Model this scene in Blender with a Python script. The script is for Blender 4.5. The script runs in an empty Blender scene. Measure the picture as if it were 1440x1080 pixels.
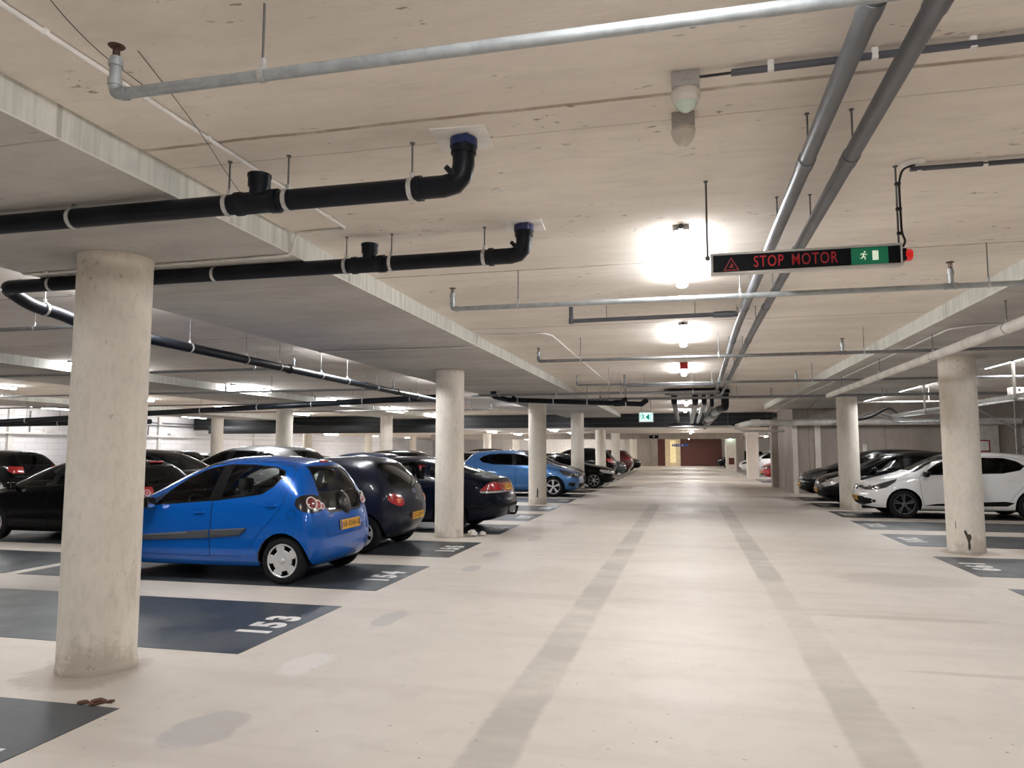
import bpy, bmesh, math, random
from mathutils import Vector, Matrix
from mathutils.bvhtree import BVHTree
from mathutils.geometry import delaunay_2d_cdt, tessellate_polygon
from mathutils.interpolate import poly_3d_calc
PI = math.pi
V = Vector
COL = bpy.context.scene.collection
random.seed(7)

# ------------------------------------------------------------------ materials
def new_mat(name):
    m = bpy.data.materials.new(name); m.use_nodes = True
    nt = m.node_tree; nt.nodes.clear()
    out = nt.nodes.new('ShaderNodeOutputMaterial')
    return m, nt, out

class NB:
    """tiny node builder"""
    def __init__(s, nt): s.nt = nt
    def n(s, t, **kw):
        x = s.nt.nodes.new(t)
        for k, v in kw.items(): setattr(x, k, v)
        return x
    def link(s, a, b): s.nt.links.new(a, b)
    def val(s, sock, v):
        if isinstance(v, bpy.types.NodeSocket): s.link(v, sock)
        else: sock.default_value = v
    def math(s, op, a, b=None, c=None, clamp=False):
        x = s.n('ShaderNodeMath', operation=op, use_clamp=clamp)
        s.val(x.inputs[0], a)
        if b is not None: s.val(x.inputs[1], b)
        if c is not None: s.val(x.inputs[2], c)
        return x.outputs[0]
    def noise(s, vec, scale, detail=4, rough=.6, dim='3D'):
        x = s.n('ShaderNodeTexNoise', noise_dimensions=dim)
        if vec is not None: s.link(vec, x.inputs['Vector'])
        x.inputs['Scale'].default_value = scale; x.inputs['Detail'].default_value = detail
        x.inputs['Roughness'].default_value = rough
        return x.outputs['Fac']
    def ramp(s, fac, lo, hi, a=0., b=1.):
        x = s.n('ShaderNodeMapRange', interpolation_type='SMOOTHSTEP')
        s.val(x.inputs[0], fac); x.inputs[1].default_value = lo; x.inputs[2].default_value = hi
        x.inputs[3].default_value = a; x.inputs[4].default_value = b
        return x.outputs[0]
    def mix(s, fac, a, b):
        x = s.n('ShaderNodeMix', data_type='RGBA')
        s.val(x.inputs[0], fac)
        for i, v in ((6, a), (7, b)):
            if isinstance(v, bpy.types.NodeSocket): s.link(v, x.inputs[i])
            else: x.inputs[i].default_value = (*v, 1)
        return x.outputs[2]
    def obj(s):
        x = s.n('ShaderNodeTexCoord'); return x.outputs['Object']
    def scaled(s, vec, sx, sy, sz):
        x = s.n('ShaderNodeMapping'); s.link(vec, x.inputs[0]); x.inputs[3].default_value = (sx, sy, sz)
        return x.outputs[0]
    def sep(s, vec):
        x = s.n('ShaderNodeSeparateXYZ'); s.link(vec, x.inputs[0]); return x.outputs
    def bsdf(s, out, color=None, rough=.5, metal=0., bump=None, bump_d=.01, bump_s=.4, coat=0., **kw):
        p = s.n('ShaderNodeBsdfPrincipled')
        if color is not None:
            if isinstance(color, bpy.types.NodeSocket): s.link(color, p.inputs['Base Color'])
            else: p.inputs['Base Color'].default_value = (*color, 1)
        s.val(p.inputs['Roughness'], rough); s.val(p.inputs['Metallic'], metal)
        p.inputs['Coat Weight'].default_value = coat
        p.inputs['Coat Roughness'].default_value = .03
        if bump is not None:
            b = s.n('ShaderNodeBump'); b.inputs['Strength'].default_value = bump_s; b.inputs['Distance'].default_value = bump_d
            s.link(bump, b.inputs['Height']); s.link(b.outputs[0], p.inputs['Normal'])
        for k, v in kw.items(): p.inputs[k].default_value = v
        s.link(p.outputs[0], out.inputs[0])
        return p

def simple(name, color, rough=.5, metal=0., var=.08, scale=6, coat=0., emit=None, es=0., spec=.5):
    m, nt, out = new_mat(name); b = NB(nt)
    if var > 0:
        f = b.noise(b.obj(), scale, 3)
        c2 = tuple(max(0, c * (1 - var * 2)) for c in color)
        col = b.mix(b.ramp(f, .35, .7), color, c2)
    else: col = color
    p = b.bsdf(out, col, rough, metal, coat=coat); p.inputs['Specular IOR Level'].default_value = spec
    if emit: p.inputs['Emission Color'].default_value = (*emit, 1); p.inputs['Emission Strength'].default_value = es
    return m

M = {}
# ------------------------------------------------------------------ mesh builder
class MB:
    def __init__(s): s.bm = bmesh.new()
    def box(s, x0, x1, y0, y1, z0, z1, bev=0., rot=None, piv=None):
        r = bmesh.ops.create_cube(s.bm, size=1)
        vs = r['verts']
        for v in vs:
            v.co = V((x0 + (v.co.x + .5) * (x1 - x0), y0 + (v.co.y + .5) * (y1 - y0), z0 + (v.co.z + .5) * (z1 - z0)))
        if bev > 0:
            es = list({e for v in vs for e in v.link_edges})
            q = bmesh.ops.bevel(s.bm, geom=es, offset=bev, segments=2, affect='EDGES', profile=.5)
            vs = [v for v in q['verts']]
            vs = list({v for f in q['faces'] for v in f.verts} | set(v for v in vs if v.is_valid))
        if rot is not None:
            piv = V(piv) if piv else V(((x0 + x1) / 2, (y0 + y1) / 2, (z0 + z1) / 2))
            # whole island
            isl = set(); st = [v for v in vs if v.is_valid][:1]
            while st:
                v = st.pop()
                if v in isl: continue
                isl.add(v); st += [e.other_vert(v) for e in v.link_edges]
            for v in isl: v.co = piv + rot @ (v.co - piv)
        return s
    def ring(s, c, ax, r, n=16, up=None):
        ax = ax.normalized(); u = up or ax.orthogonal().normalized()
        u = (u - ax * u.dot(ax)).normalized(); w = ax.cross(u)
        return [s.bm.verts.new(c + (u * math.cos(2 * PI * i / n) + w * math.sin(2 * PI * i / n)) * r) for i in range(n)]
    def bridge(s, a, b):
        n = len(a)
        for i in range(n): s.bm.faces.new((a[i], a[(i + 1) % n], b[(i + 1) % n], b[i]))
    def cyl(s, p0, p1, r, r1=None, n=16, caps=True):
        p0, p1 = V(p0), V(p1); ax = p1 - p0
        a = s.ring(p0, ax, r, n); b = s.ring(p1, ax, r if r1 is None else r1, n)
        s.bridge(a, b)
        if caps: s.bm.faces.new(a[::-1]); s.bm.faces.new(b)
        return s
    def tube(s, pts, r, bend=.1, n=16, steps=6, caps=True):
        pts = [V(p) for p in pts]; path = [pts[0]]
        for i in range(1, len(pts) - 1):
            a, b, c = pts[i - 1], pts[i], pts[i + 1]
            d0 = (a - b); d1 = (c - b); l = min(bend, d0.length * .49, d1.length * .49)
            d0.normalize(); d1.normalize()
            p0 = b + d0 * l; p1 = b + d1 * l
            for k in range(steps + 1):
                t = k / steps; path.append(p0 * (1 - t) ** 2 + b * 2 * t * (1 - t) + p1 * t * t)
        path.append(pts[-1])
        q = [path[0]]
        for p in path[1:]:
            if (p - q[-1]).length > 1e-5: q.append(p)
        path = q; prev = None; up = None
        for i, p in enumerate(path):
            if i == 0: ax = path[1] - path[0]
            elif i == len(path) - 1: ax = path[-1] - path[-2]
            else: ax = (path[i + 1] - p).normalized() + (p - path[i - 1]).normalized()
            ax = ax.normalized()
            if up is None: up = ax.orthogonal().normalized()
            up = (up - ax * up.dot(ax)).normalized()
            rg = s.ring(p, ax, r, n, up)
            if prev: s.bridge(prev, rg)
            elif caps: s.bm.faces.new(rg[::-1])
            prev = rg
        if caps: s.bm.faces.new(prev)
        return s
    def lathe(s, c, ax, prof, n=32, up=None, close=False):
        """prof: (dist along axis, radius)"""
        c = V(c); ax = V(ax).normalized(); prev = None; first = None
        for (d, r) in prof:
            if r < 1e-6: rg = [s.bm.verts.new(c + ax * d)]
            else: rg = s.ring(c + ax * d, ax, r, n, up)
            if prev:
                if len(prev) == 1 and len(rg) > 1:
                    for i in range(n): s.bm.faces.new((prev[0], rg[(i + 1) % n], rg[i]))
                elif len(rg) == 1 and len(prev) > 1:
                    for i in range(n): s.bm.faces.new((prev[i], prev[(i + 1) % n], rg[0]))
                else: s.bridge(prev, rg)
            else: first = rg
            prev = rg
        if close: s.bridge(prev, first)
        return s
    def poly(s, pts, thick=None):
        """flat polygon (list of 3D pts), optionally extruded by vector thick"""
        a = [s.bm.verts.new(V(p)) for p in pts]
        if thick is None: s.bm.faces.new(a); return s
        t = V(thick); b = [s.bm.verts.new(v.co + t) for v in a]
        n = len(a)
        s.bm.faces.new(a[::-1]); s.bm.faces.new(b)
        for i in range(n): s.bm.faces.new((a[i], a[(i + 1) % n], b[(i + 1) % n], b[i]))
        return s
    def build(s, name, mat, parent=None, smooth=True, angle=35, normals=None):
        me = bpy.data.meshes.new(name)
        bmesh.ops.recalc_face_normals(s.bm, faces=s.bm.faces) if normals is None else None
        s.bm.to_mesh(me); s.bm.free()
        return link_mesh(name, me, mat, parent, smooth, angle)

def link_mesh(name, me, mat, parent=None, smooth=True, angle=35):
    mats = mat if isinstance(mat, (list, tuple)) else [mat]
    for m in mats: me.materials.append(m)
    if smooth:
        me.polygons.foreach_set('use_smooth', [True] * len(me.polygons))
        me.set_sharp_from_angle(angle=math.radians(angle))
    o = bpy.data.objects.new(name, me); COL.objects.link(o)
    if parent is not None:
        o.parent = parent
        if parent.get('_world'): o['_world'] = parent['_world']
        if parent.get('_world'):   # parts modelled in world space
            me.transform(Matrix.Translation(-V(parent['_world'])))
    return o

def tag(o, label=None, cat=None, group=None, kind=None):
    if label: o['label'] = label
    if cat: o['category'] = cat
    if group: o['group'] = group
    if kind: o['kind'] = kind
    return o

def thing(name, loc, label, cat, group=None, rz=0., world=False, kind=None):
    o = bpy.data.objects.new(name, None); COL.objects.link(o)
    o.empty_display_size = .1
    o.location = loc; o.rotation_euler = (0, 0, rz)
    if world: o['_world'] = tuple(loc)
    return tag(o, label, cat, group, kind)

def copy_tree(src, loc=None, rz=None, label=None, group=None):
    r = src.copy(); COL.objects.link(r)
    if loc is not None: r.location = loc
    if rz is not None: r.rotation_euler = (0, 0, rz)
    if label: r['label'] = label
    if group: r['group'] = group
    def kids(a, b):
        for ch in list(a.children):
            if ch is b: continue
            c = ch.copy(); COL.objects.link(c); c.parent = b; kids(ch, c)
    kids(src, r)
    return r

def text_mesh(txt, size, extrude=0., bold=0., xscale=1., spacing=1., align='CENTER', shear=0.):
    cu = bpy.data.curves.new('lettering', 'FONT'); cu.body = txt; cu.size = size; cu.extrude = extrude
    cu.offset = bold; cu.align_x = align; cu.align_y = 'CENTER'; cu.space_character = spacing; cu.shear = shear
    cu.resolution_u = 4
    o = bpy.data.objects.new('lettering', cu); COL.objects.link(o)
    dg = bpy.context.evaluated_depsgraph_get(); dg.update()
    me = bpy.data.meshes.new_from_object(o.evaluated_get(dg))
    bpy.data.objects.remove(o); bpy.data.curves.remove(cu)
    me.materials.clear()
    if xscale != 1: me.transform(Matrix.Diagonal((xscale, 1, 1, 1)))
    return me
LAMP = 46.
EXPO = 1.27
# ------------------------------------------------------------------ camera
F_PX, YAW, PIT, CAMH = 1029., .2320, .0890, 1.5
f0 = V((-math.sin(YAW), math.cos(YAW), 0)); cr = V((math.cos(YAW), math.sin(YAW), 0)); zz = V((0, 0, 1))
cf = f0 * math.cos(PIT) + zz * math.sin(PIT); cu_ = -f0 * math.sin(PIT) + zz * math.cos(PIT)
cam = bpy.data.cameras.new('camera'); camo = bpy.data.objects.new('camera', cam); COL.objects.link(camo)
cam.sensor_fit = 'HORIZONTAL'; cam.sensor_width = 36; cam.lens = 36 * F_PX / 1440; cam.clip_end = 300; cam.clip_start = .05
camo.matrix_world = Matrix(((cr.x, cu_.x, -cf.x, 0), (cr.y, cu_.y, -cf.y, 0), (cr.z, cu_.z, -cf.z, CAMH), (0, 0, 0, 1)))
sc = bpy.context.scene; sc.camera = camo
sc.view_settings.view_transform = 'Standard'; sc.view_settings.look = 'None'
sc.view_settings.exposure = 0.; sc.view_settings.gamma = 1.; sc.view_settings.use_curve_mapping = False
w = bpy.data.worlds.new('world'); sc.world = w; w.use_nodes = True
w.node_tree.nodes['Background'].inputs[0].default_value = (.02, .02, .02, 1)
w.node_tree.nodes['Background'].inputs[1].default_value = .3
sc.cycles.use_denoising = True
sc.cycles.diffuse_bounces = 5; sc.cycles.max_bounces = 10; sc.cycles.transparent_max_bounces = 12
sc.cycles.sample_clamp_indirect = 6.

CEIL, SOF, CEIL2 = 3.04, 2.88, 2.45
YB = 32.            # fire shutter line across the garage
COLX = (-4., 4., -11.8, -19.6)
def colY(k): return 4.42 + 7.788 * k

# ------------------------------------------------------------------ concrete materials
def concrete(name, c1, c2, scale=1.2, rough=.85, pits=True, bump=.004, stretch=(1, 1, 1), joints=None, foot=False, jcol=(.12, .085, .055), spot=.5):
    m, nt, out = new_mat(name); b = NB(nt); o = b.obj()
    v = b.scaled(o, *stretch)
    f = b.noise(v, scale, 6, .62); g = b.noise(v, scale * 9, 5, .65)
    col = b.mix(b.ramp(f, .33, .68), c1, c2)
    col = b.mix(b.math('MULTIPLY', b.ramp(g, .45, .75), .28), col, tuple(x * .72 for x in c2))
    h = b.noise(v, scale * 30, 3, .7)
    if pits:
        q = b.noise(b.scaled(o, 1.0, 2.2, 1.0), 12, 2, .5)
        q2 = b.math('MULTIPLY', b.ramp(q, .665, .73), b.ramp(b.noise(o, 1.3, 2), .46, .6))
        col = b.mix(b.math('MULTIPLY', q2, spot), col, (.16, .11, .075))
    if joints:
        sp = b.sep(o)
        for (axis, first, step, wd, dark) in joints:
            a = b.math('SUBTRACT', sp[axis], first)
            a = b.math('ADD', a, b.math('MULTIPLY', b.math('SUBTRACT', b.noise(o, 2.2, 4), .5), .03))
            if step: a = b.math('WRAP', a, step / 2, -step / 2)
            a = b.math('ABSOLUTE', a)
            k = b.ramp(a, wd * .3, wd, 1., 0.)
            k = b.math('MULTIPLY', k, b.ramp(b.noise(b.scaled(o, 2.5, 2.5, 2.5), 1.5, 5, .7), .3, .62, .35, 1.))
            col = b.mix(b.math('MULTIPLY', k, dark), col, jcol)
    if foot:
        z = b.sep(o)[2]; nz = b.noise(o, 3.2, 5, .65); rnd = b.n('ShaderNodeObjectInfo').outputs['Random']
        k = b.ramp(b.math('ADD', z, b.math('MULTIPLY', b.math('SUBTRACT', .55, nz), 1.3)), .02, .34, 1., 0.)
        col = b.mix(b.math('MULTIPLY', k, .5), col, (.27, .215, .165))
        st = b.math('MULTIPLY', b.ramp(b.noise(b.scaled(o, 7, 7, .9), 1., 4, .6), .58, .72), b.ramp(b.noise(o, 1.1, 2), .45, .6))
        col = b.mix(b.math('MULTIPLY', st, .3), col, (.36, .29, .22))
        fine = b.noise(b.scaled(o, 22, 22, 9), 1., 3, .6)
        col = b.mix(b.math('MULTIPLY', b.ramp(fine, .5, .75), .22), col, (.42, .38, .33))
    b.bsdf(out, col, rough, bump=h, bump_d=bump, bump_s=.5)
    return m

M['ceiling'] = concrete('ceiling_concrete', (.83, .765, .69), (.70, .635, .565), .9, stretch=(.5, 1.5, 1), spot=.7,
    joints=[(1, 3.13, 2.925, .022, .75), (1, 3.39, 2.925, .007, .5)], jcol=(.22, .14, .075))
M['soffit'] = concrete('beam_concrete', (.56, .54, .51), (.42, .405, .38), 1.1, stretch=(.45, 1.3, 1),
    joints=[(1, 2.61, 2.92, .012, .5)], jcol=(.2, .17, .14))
m, nt, out = new_mat('beam_side_concrete'); b = NB(nt); o_ = b.obj()
f = b.noise(b.scaled(o_, 1, 9, .7), 2.2, 5, .65); g = b.noise(o_, 1.4, 4, .6); sp_ = b.sep(o_)
c = b.mix(b.ramp(f, .35, .68), (.70, .69, .63), (.52, .52, .475)); c = b.mix(b.math('MULTIPLY', b.ramp(g, .45, .7), .5), c, (.44, .45, .42))
j = b.math('ABSOLUTE', b.math('WRAP', b.math('SUBTRACT', sp_[1], 2.61), 1.46, -1.46)); c = b.mix(b.math('MULTIPLY', b.ramp(j, .008, .02, 1., 0.), .55), c, (.25, .24, .2))
ed = b.ramp(b.math('ADD', sp_[2], b.math('MULTIPLY', b.noise(o_, 7, 3), .012)), 2.893, 2.902, 1., 0.); c = b.mix(b.math('MULTIPLY', ed, .6), c, (.74, .72, .64))
b.bsdf(out, c, .85, bump=f, bump_d=.002); M['beamside'] = m
M['column'] = concrete('column_concrete', (.82, .76, .665), (.72, .665, .58), 2.2, stretch=(1, 1, .55), pits=True, spot=.35, foot=True)
M['wall'] = concrete('wall_concrete', (.41, .36, .315), (.30, .262, .228), .8, stretch=(1, 1, .5),
    joints=[(0, 4.1, 2.4, .02, .6)], jcol=(.1, .09, .08))
M['wall_light'] = concrete('pale_wall_concrete', (.78, .72, .64), (.68, .62, .55), .8)
M['dark'] = simple('dark_shutter_steel', (.018, .020, .022), .45, .3)

def block_mat(name, c, mortar, bw, bh, ms=.012, axis='yz'):
    m, nt, out = new_mat(name); b = NB(nt); o = b.obj(); sp = b.sep(o)
    cb = b.n('ShaderNodeCombineXYZ')
    b.link(sp[1] if axis == 'yz' else sp[0], cb.inputs[0]); b.link(sp[2], cb.inputs[1])
    t = b.n('ShaderNodeTexBrick'); b.link(cb.outputs[0], t.inputs['Vector'])
    t.inputs['Color1'].default_value = (*c, 1); t.inputs['Color2'].default_value = (*[x * .93 for x in c], 1); t.inputs['Mortar'].default_value = (*mortar, 1)
    t.inputs['Scale'].default_value = 1; t.inputs['Mortar Size'].default_value = ms; t.inputs['Brick Width'].default_value = bw; t.inputs['Row Height'].default_value = bh
    b.bsdf(out, t.outputs['Color'], .8, bump=t.outputs['Fac'], bump_d=-.004)
    return m
M['white_block'] = block_mat('white_painted_block', (.84, .82, .82), (.66, .64, .64), 1.0, .25, .012)
M['red_brick'] = block_mat('red_brown_brick', (.115, .035, .026), (.09, .045, .035), .22, .065, .008, 'xz')
M['grey_block'] = block_mat('grey_block', (.42, .38, .36), (.3, .27, .25), .44, .2, .012, 'xz')

# ------------------------------------------------------------------ floor with tyre tracks, patches and dirt
def floor_mat():
    m, nt, out = new_mat('polished_concrete_floor'); b = NB(nt); o = b.obj(); sp = b.sep(o)
    f = b.noise(o, .45, 6, .6); g = b.noise(o, 4, 5, .6); st = b.noise(b.scaled(o, .18, 1.6, 1), 1.3, 5, .6)
    col = b.mix(b.ramp(f, .32, .7), (.655, .595, .53), (.585, .53, .465))
    col = b.mix(b.math('MULTIPLY', b.ramp(g, .48, .78), .34), col, (.47, .42, .37))
    col = b.mix(b.math('MULTIPLY', b.ramp(st, .48, .7), .34), col, (.47, .41, .36))
    wob = b.math('MULTIPLY', b.math('SUBTRACT', b.noise(o, 1.3, 4), .5), .05)
    edge = b.math('MULTIPLY', b.math('SUBTRACT', b.noise(o, 9, 4), .5), .06)
    def strip(xc, slope, y0, y1, hw, amt, colr):
        a = b.math('SUBTRACT', sp[0], xc); a = b.math('SUBTRACT', a, b.math('MULTIPLY', sp[1], slope))
        a = b.math('ABSOLUTE', b.math('ADD', a, wob)); a = b.math('ADD', a, edge)
        k = b.ramp(a, hw * .8, hw * 1.15, 1., 0.)
        k = b.math('MULTIPLY', k, b.ramp(sp[1], y0 - .15, y0 + .15)); k = b.math('MULTIPLY', k, b.ramp(sp[1], y1 - .2, y1 + .2, 1., 0.))
        br = b.ramp(b.noise(b.scaled(o, .6, 1.4, 1), 1.2, 4, .65), .3, .62, .25, 1.)
        k = b.math('MULTIPLY', b.math('MULTIPLY', k, br), amt)
        return k, colr
    masks = [strip(-1.0, .0075, -2, 20.5, .145, .66, (.36, .335, .295)), strip(.93, 0., -2, 6.0, .145, .62, (.37, .335, .29)),
             strip(.93, 0., 9.0, 20.5, .14, .7, (.35, .325, .285)), strip(.93, 0., 6.0, 9.0, .12, .3, (.38, .34, .29)),
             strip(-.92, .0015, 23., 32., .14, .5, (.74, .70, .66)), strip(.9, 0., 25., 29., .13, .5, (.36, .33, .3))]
    def patch(x, y, rx, ry, amt, colr):
        dx = b.math('DIVIDE', b.math('SUBTRACT', sp[0], x), rx); dy = b.math('DIVIDE', b.math('SUBTRACT', sp[1], y), ry)
        d = b.math('SQRT', b.math('ADD', b.math('MULTIPLY', dx, dx), b.math('MULTIPLY', dy, dy)))
        d = b.math('ADD', d, b.math('MULTIPLY', b.math('SUBTRACT', b.noise(o, 5, 4), .5), .9))
        return b.math('MULTIPLY', b.ramp(d, .75, 1.05, 1., 0.), amt), colr
    gy = (.40, .385, .37)
    masks += [patch(-2.6, 6.25, .12, .38, .6, gy), patch(-2.63, 4.82, .16, .30, .45, (.72, .70, .68)), patch(-2.55, 3.62, .2, .32, .6, gy),
              patch(-2.74, 10.3, .12, .32, .6, gy), patch(-2.66, 9.05, .12, .28, .6, gy), patch(-2.5, 12.3, .12, .4, .5, gy), patch(-2.3, 15, .2, .6, .4, gy),
              patch(1.9, 7.3, .9, .10, .5, (.42, .37, .31)), patch(2.4, 9.4, .8, .5, .35, (.40, .35, .30)), patch(2.2, 5.6, .9, .05, .45, (.42, .37, .32)),
              patch(-.2, 18.5, 3., .35, .42, (.42, .36, .31)), patch(.4, 24.5, 3.2, .7, .6, (.36, .31, .27)), patch(0, 30., 3., .8, .58, (.36, .31, .27)),
              patch(.3, 37, 3, 1., .55, (.36, .31, .27)), patch(-2.2, 26, .9, 1.2, .5, (.25, .21, .19)),
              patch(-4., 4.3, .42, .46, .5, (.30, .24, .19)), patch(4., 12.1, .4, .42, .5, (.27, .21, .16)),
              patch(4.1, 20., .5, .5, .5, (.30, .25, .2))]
    for k, c in masks: col = b.mix(k, col, c)
    sc1 = b.noise(o, 26, 2, .4); sc2 = b.math('MULTIPLY', b.ramp(sc1, .712, .74), b.ramp(b.noise(o, 1.7, 2), .48, .6))
    col = b.mix(b.math('MULTIPLY', sc2, .75), col, (.12, .09, .065))
    rg = b.ramp(f, .3, .7, .46, .6)
    p = b.bsdf(out, col, rg, bump=b.noise(o, 60, 3), bump_d=.0015, bump_s=.25)
    p.inputs['Specular IOR Level'].default_value = .32
    return m
M['floor'] = floor_mat()

def structure(name, mb, mat, label=None, **kw):
    o = mb.build(name, mat, None, smooth=False); o['kind'] = 'structure'
    if isinstance(mat, list):
        for p in o.data.polygons: p.material_index = 1 if abs(p.normal.x) > .9 else 0
    if label: o['label'] = label
    return o

structure('floor', MB().box(-24.3, 10.8, -9, 68.3, -.2, 0), M['floor'], 'pale polished concrete garage floor with grey tyre tracks')
structure('ceiling', MB().box(-24.3, 10.8, -9, YB + .6, CEIL, CEIL + .25), M['ceiling'], 'beige concrete plank ceiling over the near garage')
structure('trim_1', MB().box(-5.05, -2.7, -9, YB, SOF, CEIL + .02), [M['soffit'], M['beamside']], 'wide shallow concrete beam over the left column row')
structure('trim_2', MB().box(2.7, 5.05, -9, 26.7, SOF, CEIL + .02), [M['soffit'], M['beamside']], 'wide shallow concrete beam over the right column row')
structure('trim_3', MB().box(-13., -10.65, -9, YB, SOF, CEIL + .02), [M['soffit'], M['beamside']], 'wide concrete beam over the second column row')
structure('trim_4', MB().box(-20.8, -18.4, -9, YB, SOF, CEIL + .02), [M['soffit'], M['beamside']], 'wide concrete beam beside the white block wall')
structure('ceiling_far', MB().box(-24.3, 10.8, YB + .55, 68.3, CEIL2, CEIL2 + .4), M['ceiling'], 'lower concrete ceiling beyond the dark shutter housing')
structure('wall_left', MB().box(-24.3, -24, -9, 68.3, 0, 3.05), M['white_block'], 'white painted block wall')
structure('wall_back', MB().box(-24.3, 10.8, -9.3, -9, 0, 3.05), M['wall_light'])
structure('wall_right', MB().box(10.5, 10.8, -9, 68.3, 0, 3.05), M['grey_block'])
b_ = MB().box(3.6, 10.5, 26.7, 31.0, 0, 3.04); structure('wall_cross', b_, M['wall'], 'brown grey concrete cross wall behind the right bays')
structure('trim_5', MB().box(3.57, 3.72, 26.62, 26.72, 0, 2.4), M['wall_light'], 'pale concrete corner edge of the cross wall')
structure('trim_6', MB().box(4.28, 4.46, 26.6, 26.72, 0, 2.4), M['wall_light'], 'pale concrete fin on the cross wall')
structure('wall_stub', MB().box(3.36, 3.62, 31.0, 31.6, 0, 2.46), M['wall'])
structure('wall_far', MB().box(-24.3, 10.8, 68., 68.3, 0, 3.05).box(-5.5, -2.45, 67.9, 68, 0, 2.5), simple('white_far_wall_paint', (.78, .75, .71), .8))
structure('wall_far_brick', MB().box(-2.45, -1.8, 67.8, 68, 0, 2.5).box(-.45, 3.1, 67.8, 68, 0, 2.5), M['red_brick'], 'dark red brick wall at the far end')
structure('wall_far_left', MB().box(-4.6, -2.45, 67.7, 67.9, 0, 2.5), M['wall'], 'grey brown panel wall at the far end')
M['cream'] = simple('cream_paint', (.80, .66, .42), .6)
M['cream_glow'] = simple('cream_doorway_glow', (.85, .70, .34), .6, emit=(1., .86, .5), es=.16)  # emission stands in for light from the room behind the doorway
d_ = MB().box(-1.8, -.45, 67.75, 68, 0, 2.4).build('door_1', M['cream'], None, False); tag(d_, 'cream lit doorway in the far brick wall', None, None, 'structure')
d2 = MB().box(-1.35, -.85, 67.7, 67.76, .3, 2.3).build('doorway_glow_panel', M['cream_glow'], d_, False)
# piers standing on the right beyond the cross wall
for i, (x0, x1, y0, y1, mt, lb) in enumerate([(3.2, 3.8, 41.2, 41.7, 'wall_light', 'cream concrete pier beyond the red car'), (3.4, 3.9, 52.5, 53.2, 'wall', 'brown concrete pier behind the far white car'),
        (3.0, 3.9, 58.5, 59.2, 'wall_light', 'pale concrete pier under the green lamp at the far end'), (4.6, 5.3, 41.2, 41.7, 'wall_light', 'cream concrete pier behind the red car')]):
    o = MB().box(x0, x1, y0, y1, 0, CEIL2 - .003).build('concrete_pier', M[mt], None, False); tag(o, lb, 'pier', kind='thing')
o = MB().box(3.2, 3.6, 58.44, 58.498, .35, .85, .01).build('hazard_panel', simple('dark_red_panel', (.10, .012, .012), .5), None); tag(o, 'small dark red panel low on the far pale pier', 'panel')

# deep dark shutter housing across the whole garage
sh = thing('shutter_housing', (0, YB, 2.4), 'long black shutter housing spanning the garage under the ceiling', 'shutter housing', world=True)
MB().box(-23.9, 3.55, YB, YB + .5, 2.44, 3.03).build('housing', M['dark'], sh, False)
MB().box(-23.9, 3.55, YB - .03, YB + .02, 2.40, 2.445).build('guide_rail', simple('pale_rail', (.45, .44, .42), .5), sh, False)
MB().box(-23.9, 3.55, YB - .05, YB, 2.62, 2.66).box(-23.9, 3.55, YB - .04, YB, 2.85, 2.88).build('seam', simple('dark_rail', (.05, .05, .055), .4, .4), sh, False)
o = MB().box(-22.5, -10., 31.2, 31.9, 2.25, 2.6, .01).build('air_duct', M['dark'], None); tag(o, 'black rectangular duct hung below the shutter housing on the left', 'duct')
o = MB().box(-16, 3.3, 45., 45.4, 2.12, CEIL2).build('trim_7', M['wall'], None, False); tag(o, 'dark cross beam under the far ceiling', kind='structure')

# ------------------------------------------------------------------ columns
def column_mesh(h):
    b = MB()
    b.lathe((0, 0, 0), (0, 0, 1), [(0, .252), (.02, .255), (.045, .252), (.06, .248), (h * .3, .248), (h * .6, .247), (h - .03, .247), (h - .02, .251), (h, .251)], 48)
    me = bpy.data.meshes.new('concrete_column'); bmesh.ops.recalc_face_normals(b.bm, faces=b.bm.faces); b.bm.to_mesh(me); b.bm.free()
    me.polygons.foreach_set('use_smooth', [True] * len(me.polygons)); me.set_sharp_from_angle(angle=math.radians(40)); me.materials.append(M['column'])
    return me
cm_hi, cm_lo = column_mesh(SOF - .001), column_mesh(CEIL2 - .003)
row_lab = {0: 'left column row of the aisle', 1: 'right column row of the aisle', 2: 'second column row on the left', 3: 'column row near the white block wall'}
ordw = ['nearest', 'second', 'third', 'fourth', 'fifth', 'sixth', 'seventh', 'eighth', 'ninth']
special = {(0, 0): 'big pale round concrete column beside bay 153, dirty at the foot', (0, 1): 'round concrete column standing in front of the dark blue saloon',
           (0, 2): 'round concrete column with a dark gouge, in front of the light blue hatchback', (0, 3): 'round concrete column beside the black saloon with bright alloys',
           (1, 1): 'round concrete column with chipped scars in front of the white hatchback', (1, 2): 'round concrete column between the white hatchback and the black cars'}
colobj = {}
for ci, x in enumerate(COLX):
    for k in range(0, 8):
        if ci == 1 and k not in (1, 2): continue
        if ci == 2 and k < 2: continue
        if ci == 3 and k < 3: continue
        y = colY(k)
        o = bpy.data.objects.new('concrete_column', cm_hi if y < YB else cm_lo); COL.objects.link(o); o.location = (x, y, 0)
        lb = special.get((ci, k)) or '%s round concrete column from the camera in the %s' % (ordw[k], row_lab[ci])
        o.rotation_euler = (0, 0, 0 if (ci, k) in ((1, 1), (0, 2)) else 1.7 * k + ci)
        colobj[(ci, k)] = o
        tag(o, lb, 'column', 'round concrete columns', 'thing')
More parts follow.
